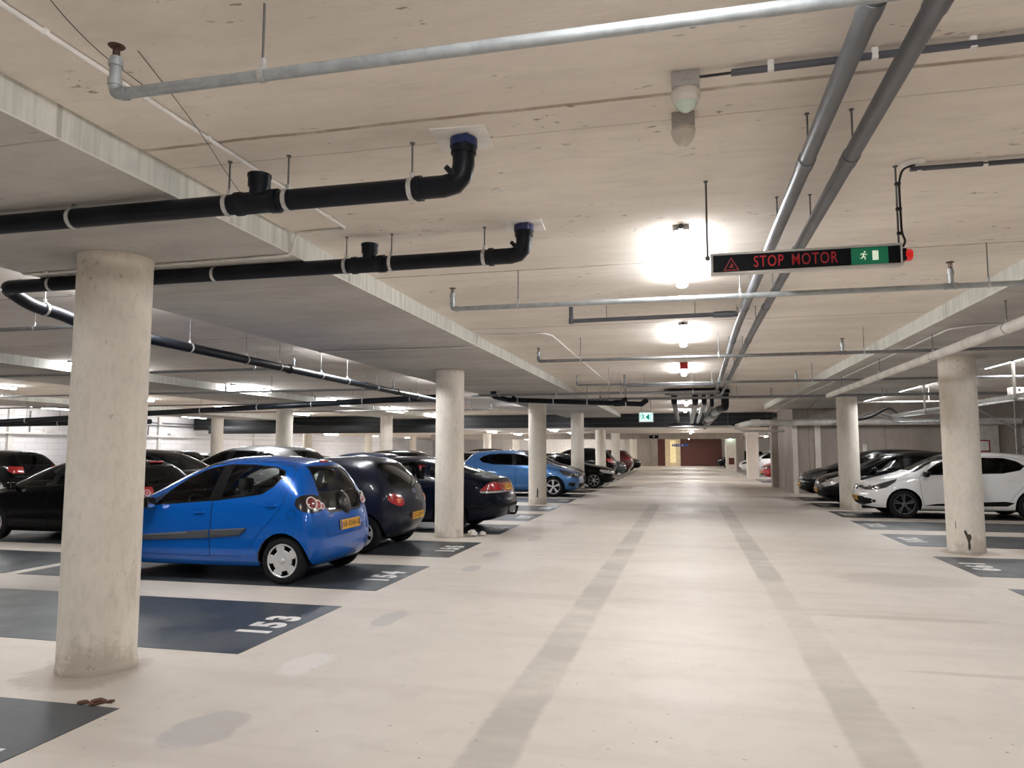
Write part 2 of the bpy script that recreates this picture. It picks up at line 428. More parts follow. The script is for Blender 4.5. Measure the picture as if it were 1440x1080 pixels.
# scars
M['scar'] = simple('chipped_concrete', (.07, .06, .05), .9)
def scar(pos, pts, name, label):
    """chip on a column face seen from the camera; pts in (sideways, up)"""
    c = V(pos); d = V((-c.x, -c.y, 0)).normalized(); s_ = V((-d.y, d.x, 0)) * -1
    b = MB(); ang0 = math.atan2(d.y, d.x); R = .2495
    P = []
    for (a, z) in pts:
        th = ang0 + a / R; P.append((c.x + R * math.cos(th), c.y + R * math.sin(th), z))
    b.poly(P, thick=tuple(V((d.x, d.y, 0)) * .002)); col = colobj[(1, 1) if c.x > 0 else (0, 2)]; col['_world'] = tuple(col.location)
    o = b.build('scar', M['scar'], col, False); o['label'] = label; return o
scar((4, colY(1), 0), [(.022, .08), (.04, .03), (.058, .09), (.052, .17), (.075, .23), (.06, .28), (.03, .27), (.0, .34), (-.02, .31), (.008, .23), (.026, .16)], 'scar', 'dark chipped scar low on the right column')
scar((4, colY(1), 0), [(-.125, .36), (-.115, .34), (-.12, .44), (-.13, .47)], 'scar', 'small dark chip right of the long scar on the right column')
scar((-4, colY(2), 0), [(-.02, .20), (.01, .19), (.02, .30), (.015, .42), (-.01, .46), (-.02, .36)], 'scar', 'dark gouge on the column in front of the light blue hatchback')
# ------------------------------------------------------------------ strip lights
M['lamp'] = None
m, nt, out = new_mat('lit_diffuser'); b = NB(nt)
e = b.n('ShaderNodeEmission'); e.inputs[0].default_value = (.965, .975, 1., 1); e.inputs[1].default_value = LAMP; b.link(e.outputs[0], out.inputs[0]); M['lamp'] = m
M['lampbody'] = simple('pale_grey_plastic', (.62, .62, .62), .5)
M['redcap'] = simple('red_lens', (.45, .01, .015), .4)
def light_proto():
    t = thing('ceiling_light', (0, 0, 0), 'x', 'ceiling light')
    MB().box(-.052, .052, -.86, .86, -.038, 0, .008).build('housing', M['lampbody'], t)
    b = MB(); n = 16; rings = []
    for (y, s_) in [(-.84, .5), (-.828, .85), (-.80, 1), (-.4, 1), (0, 1), (.4, 1), (.80, 1), (.828, .85), (.84, .5)]:
        rings.append([b.bm.verts.new((.050 * math.cos(2 * PI * i / n) * s_, y, -.055 + .026 * math.sin(2 * PI * i / n) * s_)) for i in range(n)])
    for r0, r1 in zip(rings, rings[1:]): b.bridge(r0, r1)
    b.bm.faces.new(rings[0]); b.bm.faces.new(rings[-1][::-1])
    b.build('diffuser', M['lamp'], t)
    c = MB().cyl((0, -.89, -.02), (0, -.858, -.02), .018).build('cable_gland', simple('dark_gland', (.08, .08, .08), .5), t)
    return t
lp = light_proto(); first = [True]
def light(x, y, z, label, group):
    if first[0]:
        first[0] = False; lp.location = (x, y, z); tag(lp, label, None, group); return lp
    return copy_tree(lp, (x, y, z), None, label, group)
G1 = 'strip lights along the centre aisle'
light(0, -3.1, CEIL, 'strip light over the aisle behind the camera', G1)
light(0, 1.1, CEIL, 'strip light over the aisle above the camera', G1)
light(0, 5.92, CEIL, 'bright strip light left of the hanging red lettered sign', G1)
light(0, 9.9, CEIL, 'second strip light of the centre aisle, behind the grey side pipe', G1)
lr = light(0, 14.2, CEIL, 'strip light with a red end cap over the centre aisle', G1)
o = MB().box(-.07, .07, -.94, -.84, -.115, 0, .01).build('end_cap', M['redcap'], lr); tag(o, 'red end cap')
light(.05, 24.6, CEIL, 'strip light among the black pipes over the centre aisle', G1)
light(.02, 29.3, CEIL, 'farther strip light among the black pipes near the shutter', G1)
ordn = ['first', 'second', 'third', 'fourth', 'fifth', 'sixth', 'seventh', 'eighth', 'ninth', 'tenth']
def row(x, ys, z, where, group):
    for i, y in enumerate(ys): light(x, y, z, '%s strip light of the row %s' % (ordn[i], where), group)
row(-5.3, [1.3, 5.95, 10.9, 15.4, 20.2, 24.8, 29.4], CEIL, 'left of the near column beam', 'strip lights behind the left column row')
row(-10.4, [6.6, 11.4, 16.1, 20.9, 25.6, 30.2], CEIL, 'before the second column beam', 'strip lights beside the second column row')
row(-16., [9., 13.8, 18.6, 23.4, 28.2], CEIL, 'over the second aisle', 'strip lights over the second aisle')
row(-22.4, [14., 22., 30.], CEIL, 'along the white block wall', 'strip lights along the white wall')
row(5.35, [4.5, 9.2, 14.1, 19.6, 23.6], CEIL, 'behind the right columns', 'strip lights behind the right column row')
row(.3, [36., 41.5, 50., 59., 65.], CEIL2, 'over the far end of the aisle', 'strip lights at the far end of the aisle')
row(-6.2, [35., 41., 47.5, 54., 61.], CEIL2, 'over the far left bays', 'strip lights over the far left bays')
row(-9.8, [37., 43., 49., 56., 62., 66.], CEIL2, 'between the far left bays and the second aisle', 'strip lights behind the far left bays')
row(-14., [35.5, 42., 50., 58., 65.], CEIL2, 'over the far second aisle', 'strip lights over the far second aisle')
row(-21., [35.5, 41., 47., 54.], CEIL2, 'beside the white wall beyond the shutter', 'strip lights beside the far white wall')
row(5.6, [34.6, 38.5, 46., 55.], CEIL2, 'over the far right bays', 'strip lights over the far right bays')

# ------------------------------------------------------------------ painted bays
m, nt, out = new_mat('dark_blue_bay_paint'); b = NB(nt); o = b.obj()
f = b.noise(o, 1.4, 5, .65); g = b.noise(o, 14, 4, .6)
c = b.mix(b.ramp(f, .3, .72), (.034, .041, .048), (.058, .065, .072)); c = b.mix(b.math('MULTIPLY', b.ramp(g, .55, .8), .35), c, (.085, .095, .105))
b.bsdf(out, c, b.ramp(f, .3, .7, .33, .5), bump=g, bump_d=.001, bump_s=.2); M['bay'] = m
m, nt, out = new_mat('white_stencil_paint'); b = NB(nt); b.bsdf(out, b.mix(b.ramp(b.noise(b.obj(), 22, 4), .5, .8), (.78, .76, .74), (.6, .58, .56)), .6); M['stencil'] = m
def bay(x0, x1, y0, y1, num, side, label, group):
    t = thing('parking_bay', ((x0 + x1) / 2, (y0 + y1) / 2, 0), label, 'parking bay', group, world=True)
    MB().box(x0, x1, y0, y1, .0005, .003).build('painted_rectangle', M['bay'], t, False)
    if num:
        me = text_mesh(num, .40, .0005, .018, .92, 1.30)
        yc = (y0 + y1) / 2 - (.14 if num == '152' else 0)
        if side == 'L': mt = Matrix.Translation((-3.485, yc + .02, .0038)) @ Matrix.Rotation(PI / 2, 4, 'Z')
        else: mt = Matrix.Translation((3.62, yc, .0038)) @ Matrix.Rotation(-PI / 2, 4, 'Z')
        me.transform(mt); o = link_mesh('bay_number', me, M['stencil'], t, False); tag(o, 'white stencilled number ' + num)
def bstart(i): k = i - 153; return 4.92 + (k // 3) * 7.788 + (k % 3) * 2.472
for i in range(152, 172):
    y0 = bstart(i)
    if 31.2 < y0 < 32.6: continue
    bay(-7.9, -3.23, y0, y0 + 1.68, str(i), 'L', 'dark blue parking bay numbered %d on the left of the aisle' % i, 'numbered bays left of the aisle')
for j, n in enumerate(range(198, 205)):
    y0 = [7.37, 9.84, 12.68, 15.155, 17.63, 20.47, 22.94][j]
    bay(3.345, 8.3, y0, y0 + 1.68, str(n if n < 200 else n + 1), 'R', 'dark blue parking bay numbered %d on the right of the aisle' % (n if n < 200 else n + 1), 'numbered bays right of the aisle')
for i, y0 in enumerate([4.92, 7.39, 9.86, 12.7, 15.18, 17.65, 20.5]):
    bay(-12.8, -8.1, y0, y0 + 1.68, None, 'L', '%s unnumbered dark bay from the camera behind the left bays' % ordn[i], 'bays behind the left bays')
for i, y0 in enumerate([34.9, 37.4, 43.5, 46., 50.]):
    bay(3.345, 8.3, y0, y0 + 1.68, None, 'R', '%s dark bay beyond the cross wall on the right' % ordn[i], 'bays beyond the cross wall')
# ------------------------------------------------------------------ pipe materials
M['blackpipe'] = simple('black_drain_plastic', (.007, .009, .014), .4, 0., .25, 5, spec=.22)
M['rubber'] = simple('black_rubber', (.012, .012, .013), .6)
M['clamp'] = simple('galvanised_clamp', (.66, .66, .65), .42, .6, .15, 30)
M['rod'] = simple('threaded_steel_rod', (.16, .155, .15), .5, .6)
M['galv'] = simple('galvanised_steel', (.40, .43, .44), .42, .4, .1, 22)
M['galvdark'] = simple('dull_galvanised_steel', (.22, .22, .225), .5, .35, .12, 16)
M['brass'] = simple('rusty_sprinkler_brass', (.10, .055, .035), .5, .6)
M['bluecollar'] = simple('dark_blue_firestop_collar', (.012, .022, .095), .45)
M['plate'] = simple('white_ceiling_plate', (.82, .79, .75), .6)
M['pvcgrey'] = simple('grey_pvc', (.135, .14, .155), .42, 0., .12, 4)
M['pvcdark'] = simple('dark_slate_pvc', (.085, .088, .105), .42, 0., .1, 4)
M['white'] = simple('white_conduit_plastic', (.78, .75, .71), .5)
M['cable'] = simple('black_cable', (.012, .012, .012), .5)
M['offwhite'] = simple('white_pipe_wrap', (.72, .69, .64), .45, 0., .12, 3)
M['steel'] = simple('pale_zinc_steel', (.58, .58, .57), .4, .5, .15, 12)

def clampx(t, x, y, z, r, top, ax='x'):
    """pipe clamp ring with a hanger rod up to the ceiling"""
    d = V((1, 0, 0)) if ax == 'x' else V((0, 1, 0))
    c = V((x, y, z))
    MB().lathe(c - d * .012, d, [(0, r + .001), (0, r + .005), (.024, r + .005), (.024, r + .001)], 24, close=True).box(x - .012, x + .012, y - .008, y + .008, z + r, z + r + .03, .002).build('pipe_clamp', M['clamp'], t)
    if top: MB().cyl((x, y, z + r + .02), (x, y, top), .005, n=8).cyl((x, y, top - .006), (x, y, top), .013, n=10).build('hanger_rod', M['rod'], t)

# ---- two black drain pipes with collars, elbows and tees
def drain(Y, xs, z, xend, clamps, tee, label):
    t = thing('drain_pipe', (xs, Y, z), label, 'pipe', 'black drain pipes', world=True)
    r = .054
    MB().tube([(xs - .12, Y, z), (xend, Y, z - .0)], r, n=28).build('pipe', M['blackpipe'], t)
    e = MB(); e.tube([(xs, Y, CEIL - .03), (xs, Y, z + .0), (xs - .25, Y, z)], r + .001, bend=.15, n=28, steps=3)
    for (a, bx) in ((.0, .0),):
        e.lathe((xs, Y, CEIL - .085), (0, 0, 1), [(0, r), (.0, r + .009), (.04, r + .009), (.04, r)], 28)
        e.lathe((xs - .215, Y, z), (-1, 0, 0), [(0, r), (0, r + .009), (.03, r + .009), (.03, r)], 28)
        e.lathe((xs - .05, Y, z + .055), V((.7, 0, .7)), [(-.012, r), (-.012, r + .005), (.012, r + .005), (.012, r)], 28)
    e.build('elbow', M['blackpipe'], t, angle=50)
    c = MB(); c.lathe((xs, Y, CEIL - .05), (0, 0, 1), [(0, r + .004), (0, r + .014), (.04, r + .014), (.04, r + .004)], 28, close=True).box(xs + .02, xs + .045, Y - .075, Y - .055, CEIL - .05, CEIL - .01, .003)
    c.build('firestop_collar', M['bluecollar'], t); 
    p = MB().box(xs - .14, xs + .13, Y - .13, Y + .14, CEIL - .006, CEIL, rot=Matrix.Rotation(.06, 3, 'Z')).build('ceiling_plate', M['plate'], t, False)
    b = MB().lathe((tee, Y, z), (0, 0, 1), [(0, .05), (.075, .05), (.085, .058), (.13, .058), (.135, .062), (.15, .062), (.15, .05), (.14, .048), (.14, 0)], 28)
    b.lathe((tee - .13, Y, z), (1, 0, 0), [(0, r), (0, r + .009), (.035, r + .009), (.04, r + .004), (.20, r + .004), (.205, r + .009), (.25, r + .009), (.25, r)], 28)
    b.build('tee_branch', M['blackpipe'], t, angle=50)
    for (x, top) in clamps: clampx(t, x, Y, z, r, top)
    return t
drain(3.36, -1.04, 2.80, -9.5, [(-1.31, CEIL), (-2.0, CEIL), (-2.35, CEIL), (-3.34, SOF), (-4.6, SOF)], -2.17, 'nearer black drain pipe with blue collar, passing in front of the big near column')
d2 = drain(4.8, -1.05, 2.825, -5.25, [(-1.33, CEIL), (-2.02, CEIL), (-2.37, CEIL), (-3.45, SOF), (-4.95, SOF)], -2.19, 'second black drain pipe with blue collar, passing behind the big near column')
# long black pipe running away from its elbow
t = thing('drain_pipe', (-5.45, 4.8, 2.66), 'long black drain pipe running away behind the left columns', 'pipe', 'black drain pipes', world=True)
MB().tube([(-5.24, 4.8, 2.825), (-5.42, 4.8, 2.825), (-5.45, 5.1, 2.73), (-5.45, 5.35, 2.72), (-5.46, 5.7, 2.665), (-5.47, 6.0, 2.66)], .056, bend=.12, n=24).build('elbow', M['blackpipe'], t)
MB().tube([(-5.47, 5.9, 2.66), (-5.5, 16.9, 2.60)], .053, n=24).lathe((-5.48, 9.35, 2.64), (0, 1, 0), [(0, .053), (0, .064), (.05, .064), (.05, .053)], 24).lathe((-5.49, 13.4, 2.62), (0, 1, 0), [(0, .053), (0, .064), (.05, .064), (.05, .053)], 24).build('pipe', M['blackpipe'], t, angle=50)
for y in (7.2, 8.3, 9.1, 10.3, 11.2, 12.4, 14.5): clampx(t, -5.475, y, 2.66 - (y - 5.9) * .0055, .053, CEIL, 'y')
clampx(t, -5.445, 5.22, 2.725, .056, CEIL, 'y')
# cross drains further back
def crossdrain(Y, x0, z0, x1, z1, r, ts, label, name='drain_pipe', mat='blackpipe', topz=CEIL, group='black drain pipes'):
    t = thing(name, (x0, Y, z0), label, 'pipe', group, world=True)
    MB().tube([(x0, Y, z0), (x1, Y, z1)], r, n=18).build('pipe', M[mat], t)
    for q in ts:
        x = x0 + (x1 - x0) * q; z = z0 + (z1 - z0) * q
        inb = (-5.05 < x < -2.7) or (2.7 < x < 5.05) or (-13 < x < -10.65) or (-20.8 < x < -18.4)
        clampx(t, x, Y, z, r, (SOF if inb else topz) if topz == CEIL else topz)
    return t
crossdrain(17.4, -5.6, 2.82, -20., 2.28, .075, [.08, .17, .27, .38, .5, .62, .75, .9], 'thick black drain pipe crossing the left bays above the second column row')
crossdrain(19.6, -16.2, 2.36, -23.8, 2.30, .08, [.15, .45, .8], 'thick black drain pipe crossing in front of the white block wall')
t = crossdrain(17.3, -4.2, 2.70, -.95, 2.55, .06, [.08, .35, .6, .88], 'black drain pipe crossing from the left beam toward the aisle, with elbows at both ends')
MB().tube([(-4.45, 16.9, SOF), (-4.45, 16.9, 2.76), (-4.18, 17.3, 2.70)], .06, bend=.1, n=18).lathe((-4.45, 16.9, SOF - .05), (0, 0, 1), [(0, .06), (0, .075), (.05, .075)], 18).build('elbow', M['blackpipe'], t)
MB().tube([(-4.05, 17.3, 2.69), (-4.05, 17.3, 2.83)], .05, n=18).lathe((-4.05, 17.3, 2.80), (0, 0, 1), [(0, .05), (0, .062), (.05, .062), (.05, 0)], 18).build('tee_branch', M['blackpipe'], t)
MB().tube([(-1.5, 17.3, 2.575), (-1.33, 17.2, 2.67)], .055, n=18).lathe((-1.62, 17.3, 2.58), (1, 0, 0), [(0, .06), (0, .075), (.2, .075), (.2, .06)], 18).tube([(-.98, 17.3, 2.55), (-.86, 17.2, 2.63)], .06, n=18).build('end_branch', M['blackpipe'], t)

# ---- sprinkler pipes across the aisle
def head_bm(b, x, y, z0, z1, r=.019):
    """upright sprinkler between pipe top z0 and ceiling side z1"""
    h = z1 - z0
    b.lathe((x, y, z0), (0, 0, 1), [(0, r), (h * .42, r), (h * .42, r * 1.35), (h * .56, r * 1.35), (h * .56, r * 1.1), (h * .68, r * 1.1), (h * .68, r * .6)], 18)
def sprinkler(t, x, y, z0, z1):
    b = MB(); head_bm(b, x, y, z0, z1); b.build('riser', M['galv'], t)
    h = z1 - z0; b = MB()
    b.lathe((x, y, z0 + h * .66), (0, 0, 1), [(0, .012), (h * .08, .013), (h * .1, .004), (h * .3, .004), (h * .31, .026), (h * .34, .030), (h * .35, 0)], 16)
    b.box(x - .014, x - .009, y - .003, y + .003, z0 + h * .72, z0 + h * .97).box(x + .009, x + .014, y - .003, y + .003, z0 + h * .72, z0 + h * .97)
    b.build('sprinkler_head', M['brass'], t)
def sprinkler_pipe(Y, z, x0, x1, ends, risers, rods, r, mat, label):
    t = thing('sprinkler_pipe', (x0, Y, z), label, 'pipe', 'sprinkler pipes', world=True)
    pts = ([(x0, Y, z + .07)] if 0 in ends else []) + [(x0, Y, z), (x1, Y, z)] + ([(x1, Y, z + .07)] if 1 in ends else [])
    b = MB().tube(pts, r, bend=.03, n=18)
    for e in ends:
        x = (x0, x1)[e]; b.lathe((x, Y, z + .035), (0, 0, 1), [(0, r), (0, r * 1.2), (.02, r * 1.2), (.02, r)], 18)
        s_ = 1 if e == 0 else -1; b.lathe((x + .035 * s_, Y, z), (s_, 0, 0), [(0, r), (0, r * 1.2), (.02, r * 1.2), (.02, r)], 18)
    for x in risers: b.lathe((x - .045, Y, z), (1, 0, 0), [(0, r), (0, r * 1.25), (.025, r * 1.25), (.025, r * 1.1), (.065, r * 1.1), (.065, r * 1.25), (.09, r * 1.25), (.09, r)], 18)
    b.build('pipe', M[mat], t, angle=50)
    for e in ends: sprinkler(t, (x0, x1)[e], Y, z + .05, z + .185)
    for x in risers: sprinkler(t, x, Y, z + r * .9, z + .185)
    for (x, top) in rods:
        MB().lathe((x - .01, Y, z), (1, 0, 0), [(0, r + .001), (0, r + .004), (.02, r + .004), (.02, r + .001)], 18, close=True).box(x - .009, x + .009, Y - .008, Y + .008, z + r, z + r + .04, .002).build('pipe_clamp', M['steel'], t)
        MB().cyl((x, Y, z + r + .03), (x, Y, top), .0045, n=8).build('hanger_rod', M['rod'], t)
    return t
sprinkler_pipe(2.15, 2.78, -1.99, 9.8, [0], [], [(-1.39, CEIL), (2.2, CEIL), (3.6, SOF)], .0205, 'galv', 'nearest grey sprinkler pipe with its rusty head at the top of the view')
sprinkler_pipe(6.03, 2.722, -1.96, 9.8, [0], [1.97], [(-1.37, CEIL), (.45, CEIL), (2.22, CEIL), (4.3, SOF), (7., CEIL)], .021, 'galv', 'second sprinkler pipe across the aisle, just beyond the hanging red lettered sign')
sprinkler_pipe(9.95, 2.722, -1.97, 9.8, [0], [1.97], [(-1.38, CEIL), (.45, CEIL), (2.22, CEIL), (4.3, SOF), (7., CEIL)], .021, 'galvdark', 'third sprinkler pipe across the aisle, behind the second centre light')
sprinkler_pipe(13.85, 2.72, -1.99, 9.8, [0], [1.95], [(-1.39, CEIL), (.5, CEIL), (2.22, CEIL), (4.3, SOF)], .021, 'galvdark', 'fourth sprinkler pipe across the aisle, near the red capped light')
sprinkler_pipe(17.75, 2.72, -1.99, 9.8, [0], [1.95], [(-1.39, CEIL), (.5, CEIL), (4.3, SOF)], .021, 'galvdark', 'fifth sprinkler pipe across the aisle, before the black pipe bundle')
for Y, nm in ((6.03, 'nearest'), (9.95, 'second'), (13.85, 'third'), (17.75, 'fourth'), (21.6, 'fifth')):
    sprinkler_pipe(Y, 2.722, -20.2, -5.75, [1], [-9.6], [(-6.4, CEIL), (-8.5, CEIL), (-12., SOF), (-15.5, CEIL), (-19.2, SOF)], .021, 'galvdark', nm + ' sprinkler pipe crossing the left bays behind the column beam')
for Y, nm in ((16.6, 'long grey pipe crossing the aisle above the skewed black drain'), (18.6, 'thin dark pipe crossing the aisle before the black pipe bundle')):
    crossdrain(Y, -4.9 if Y < 17 else -3.4, 2.765, .75 if Y < 17 else 9.5, 2.765, .03, [.12, .36, .62, .9], nm, 'cross_pipe', 'galvdark', CEIL, None)

# ---- two long grey conduits over the aisle, hung on rods
for x, lb in ((.575, 'left of the two long grey pipes running away over the aisle'), (.765, 'right of the two long grey pipes running away over the aisle')):
    t = thing('grey_pipe', (x, 2, 2.84), lb, 'pipe', 'twin grey pipes over the aisle', world=True)
    x2 = x + (.17 if x < .7 else .12)
    MB().tube([(x, -2, 2.84), (x, 8, 2.84), (x2, 19.2, 2.84)], .036, bend=1., n=22).build('pipe', M['pvcgrey'], t)
    for y in (2.3, 3.55, 5.2, 7.2, 9.4, 12., 15.):
        xx = x if y < 8 else x + (x2 - x) * (y - 8) / 11.2
        MB().lathe((xx, y, 2.84), (0, 1, 0), [(-.05, .036), (-.05, .040), (.05, .040), (.05, .036)], 22).build('coupling', M['pvcgrey'], t)
    for y in (1.2, 3.47, 4.62, 6.6, 8.2, 10.4, 12.6, 15.5):
        xx = x if y < 8 else x + (x2 - x) * (y - 8) / 11.2
        MB().cyl((xx, y, 2.872), (xx, y, CEIL), .0045, n=8).cyl((xx, y, CEIL - .005), (xx, y, CEIL), .011, n=8).build('hanger_rod', M['rod'], t)
# dark pvc branch into the conduit
def branch(Y, z, x0, x1, label):
    t = thing('grey_branch_pipe', (x0, Y, z), label, 'pipe', 'slate branch pipes', world=True)
    MB().tube([(x0, Y, CEIL), (x0, Y, z), (x1 - .1, Y, z + .01)], .0225, bend=.012, n=16, steps=2).lathe((x0, Y, z), (0, 0, 1), [(-.028, 0), (-.028, .026), (.03, .026), (.03, .0225)], 16).build('pipe', M['pvcdark'], t)
    MB().lathe((x1 - .26, Y, z + .008), (1, 0, 0), [(0, .0225), (.02, .032), (.08, .034), (.1, .036), (.2, .034), (.25, .026)], 16).build('reducer', M['pvcdark'], t)
    for q in (.22, .75):
        xx = x0 + (x1 - x0) * q; MB().cyl((xx, Y, z + .02), (xx, Y, CEIL), .0035, n=6).build('hanger_rod', M['rod'], t)
branch(7.79, 2.885, -1.18, .56, 'slate grey pipe with an upturned end joining the twin pipes from the left')
branch(15.2, 2.80, -1.2, .62, 'farther slate pipe with an upturned end joining the twin pipes')

# ---- bundle of black pipes over the far aisle
def fp(x, r, z, y0, y1, label, el=True, mat='blackpipe'):
    t = thing('bundle_pipe', (x, y0, z), label, 'pipe', 'bundle of pipes over the far aisle', world=True)
    MB().tube([(x, y0 + .2, z), (x, y1, z - .12)], r, n=18).build('pipe', M[mat], t)
    if el:
        MB().tube([(x, y0, CEIL), (x, y0, z), (x, y0 + .3, z)], r * 1.08, bend=.12, n=18).build('elbow', M['blackpipe'], t)
    for y in (y0 + 1.6, y0 + 4.5, y0 + 8):
        if y < y1 - .3: clampx(t, x, y, z - .12 * (y - y0) / (y1 - y0), r, CEIL, 'y')
fp(-.28, .075, 2.80, 20.6, 31.8, 'leftmost black pipe of the bundle over the far aisle')
fp(.28, .075, 2.76, 20.3, 31.8, 'second black pipe of the bundle over the far aisle', mat='galv')
fp(.52, .06, 2.76, 20.4, 31.8, 'third pipe of the bundle over the far aisle', mat='galv')
fp(.74, .05, 2.72, 21.0, 31.8, 'thin black pipe of the bundle over the far aisle')
t = thing('bundle_pipe', (1.02, 20.2, 2.62), 'rightmost fat black pipe of the bundle with a pale sleeve', 'pipe', 'bundle of pipes over the far aisle', world=True)
MB().tube([(1.05, 20.2, CEIL - .03), (1.05, 20.2, 2.62), (1.0, 20.7, 2.60), (.95, 21.6, 2.62), (.80, 31.6, 2.42)], .10, bend=.14, n=20).build('pipe', M['blackpipe'], t)
MB().lathe((.965, 21.4, 2.618), V((-.1, 1, -.02)), [(0, .1), (0, .108), (1.2, .108), (1.2, .1)], 20).lathe((.91, 24.4, 2.56), V((-.1, 1, -.02)), [(0, .1), (0, .106), (1.6, .106), (1.6, .1)], 20).build('sleeve', M['galv'], t)
o = MB().box(-.5, 1.1, 18.9, 19.9, 2.93, 2.99).box(-.5, 1.1, 18.9, 18.93, 2.90, 2.99).build('cable_rack', M['dark'], None, False); tag(o, 'dark flat rack under the ceiling before the pipe bundle', 'rack')

# ---- big pale pipe on the right and duct on the cross wall
t = thing('insulated_pipe', (2.93, 8, 2.62), 'long pale wrapped pipe running under the right beam in front of the column', 'pipe', world=True)
MB().tube([(2.93, -1, 2.62), (2.93, 16.4, 2.62)], .052, n=22).build('pipe', M['offwhite'], t)
for y in (3.2, 5.4, 7.6, 9.7, 12.2, 15.): clampx(t, 2.93, y, 2.62, .052, SOF, 'y')
MB().lathe((2.93, 8.4, 2.62), (0, 1, 0), [(0, .052), (0, .056), (.12, .056), (.12, .052)], 22).build('coupling', M['offwhite'], t)
t = thing('air_duct_pipe', (3., 26.35, 2.42), 'thick pale duct pipe along the top of the cross wall', 'duct', world=True)
MB().tube([(1.75, 26.7, 2.28), (2.15, 26.35, 2.40), (10.4, 26.35, 2.40)], .105, bend=.25, n=20).lathe((2.2, 26.35, 2.40), (1, 0, 0), [(0, .105), (0, .125), (.3, .125), (.3, .105)], 20).build('pipe', M['offwhite'], t)
for x in (2.9, 4.6, 6.3, 8.0, 9.7): clampx(t, x, 26.35, 2.40, .105, SOF if x < 5.05 else CEIL)
t = thing('cable_tray', (2.9, 28, 2.2), 'grey cable tray bending across the aisle before the shutter housing', 'cable tray', world=True)
b = MB()
for dy in (0, .3): b.tube([(-.6, 29.0 + dy, 2.36), (1.7, 29.0 + dy, 2.38), (2.1, 28.6 + dy, 2.18), (3.55, 28.5 + dy, 2.17)], .028, bend=.1, n=8)
b.build('side_rail', M['steel'], t); b = MB()
for k in range(22):
    q = k / 21; x = -.6 + 2.3 * q; b.box(x - .01, x + .01, 29., 29.3, 2.355, 2.375)
b.build('rungs', M['steel'], t, False)
for x, y, z0, z1 in ((.2, 29.15, 2.38, CEIL), (1.6, 29.15, 2.38, CEIL), (3., 28.65, 2.18, SOF)): MB().cyl((x, y, z0), (x, y, z1), .006, n=8).build('hanger_rod', M['rod'], t)

# ---- thin surface conduits
def conduit(name, pts, r, mat, label, saddles=(), cat='conduit', group=None):
    t = thing(name, pts[0], label, cat, group, world=True)
    MB().tube(pts, r, bend=.06, n=12).build('conduit', M[mat], t)
    for (x, y, z, top) in saddles:
        MB().box(x - .012, x + .012, y - .012, y + .012, z - r - .002, top, .002).build('saddle', M[mat if mat == 'white' else 'plate'], t)
    return t
zc = CEIL - .014
conduit('wall_conduit', [(-2.26, .4, zc), (-2.26, 4.57, zc), (-2.66, 4.585, zc), (-2.685, 4.585, SOF - .006), (-2.78, 4.585, SOF - .012), (-4.85, 4.62, SOF - .012), (-5.03, 4.62, SOF - .012), (-5.07, 4.62, SOF + .02), (-5.07, 4.62, 3.02)], .011, 'white',
        'white conduit along the ceiling that drops over the left beam edge', [(-2.26, y, zc, CEIL) for y in (1.6, 2.1, 2.62, 3.05, 3.6, 4.3)] + [(x, 4.59, SOF - .012, SOF) for x in (-2.9, -3.3, -3.75, -4.25, -4.8)])
conduit('wall_conduit', [(-5.0, 9.33, SOF - .012), (-2.78, 9.36, SOF - .012), (-2.685, 9.36, SOF + .02), (-2.68, 9.36, zc), (-1.8, 9.4, zc), (-1.72, 9.6, zc), (-1.72, 17., zc), (-1.4, 22., zc)], .011, 'white',
        'second white conduit that climbs the left beam edge and runs away along the ceiling', [(x, 9.345, SOF - .012, SOF) for x in (-4.6, -4., -3.3)] + [(-1.72, y, zc, CEIL) for y in (10.2, 11.6, 13, 14.5)])
conduit('slate_conduit', [(.21, 2.955, CEIL - .028), (1.9, 2.93, CEIL - .028), (2.6, 2.92, CEIL - .028)], .0145, 'pvcdark', 'slate grey conduit feeding the nearest ceiling dome',
        [(x, 2.945, CEIL - .028, CEIL) for x in (.36, .74, 1.08, 1.5, 2.2)])
conduit('slate_conduit', [(1.215, 4.24, CEIL - .028), (2.6, 4.26, CEIL - .028)], .0135, 'pvcdark', 'slate grey conduit beside the hanging sign cable', [(x, 4.245, CEIL - .028, CEIL) for x in (1.26, 1.58, 2.1)])
conduit('wall_conduit', [(2.95, 24., SOF - .012), (2.95, 9.2, SOF - .012), (3.15, 8.95, SOF - .012), (4.9, 8.95, SOF - .012)], .011, 'white', 'thin pale conduit under the right beam turning toward the right bays', [(2.95, y, SOF - .012, SOF) for y in (9.8, 11.5, 13.5, 16)])
conduit('wall_conduit', [(4.1, 26.4, SOF - .012), (3.5, 20.8, SOF - .012), (3.5, 14, SOF - .012)], .012, 'pvcgrey', 'dark thin conduit further along the right beam', [(3.5, y, SOF - .012, SOF) for y in (15, 17.5, 20)])

for pts, lb in (([(-2.0, 1.75, 3.02), (-2.12, 2.15, 2.99), (-2.2, 2.6, 3.03)], 'thin stray black wire on the ceiling beyond the nearest sprinkler head'), ([(-2.03, 2.3, 3.035), (-2.2, 2.9, 3.0), (-2.45, 3.5, 3.01), (-2.64, 3.98, 3.035)], 'longer stray wire sagging under the ceiling left of the nearest sprinkler pipe')):
    o = MB().tube(pts, .0018, bend=.3, n=5).build('stray_wire', M['cable'], None); tag(o, lb, 'wire')
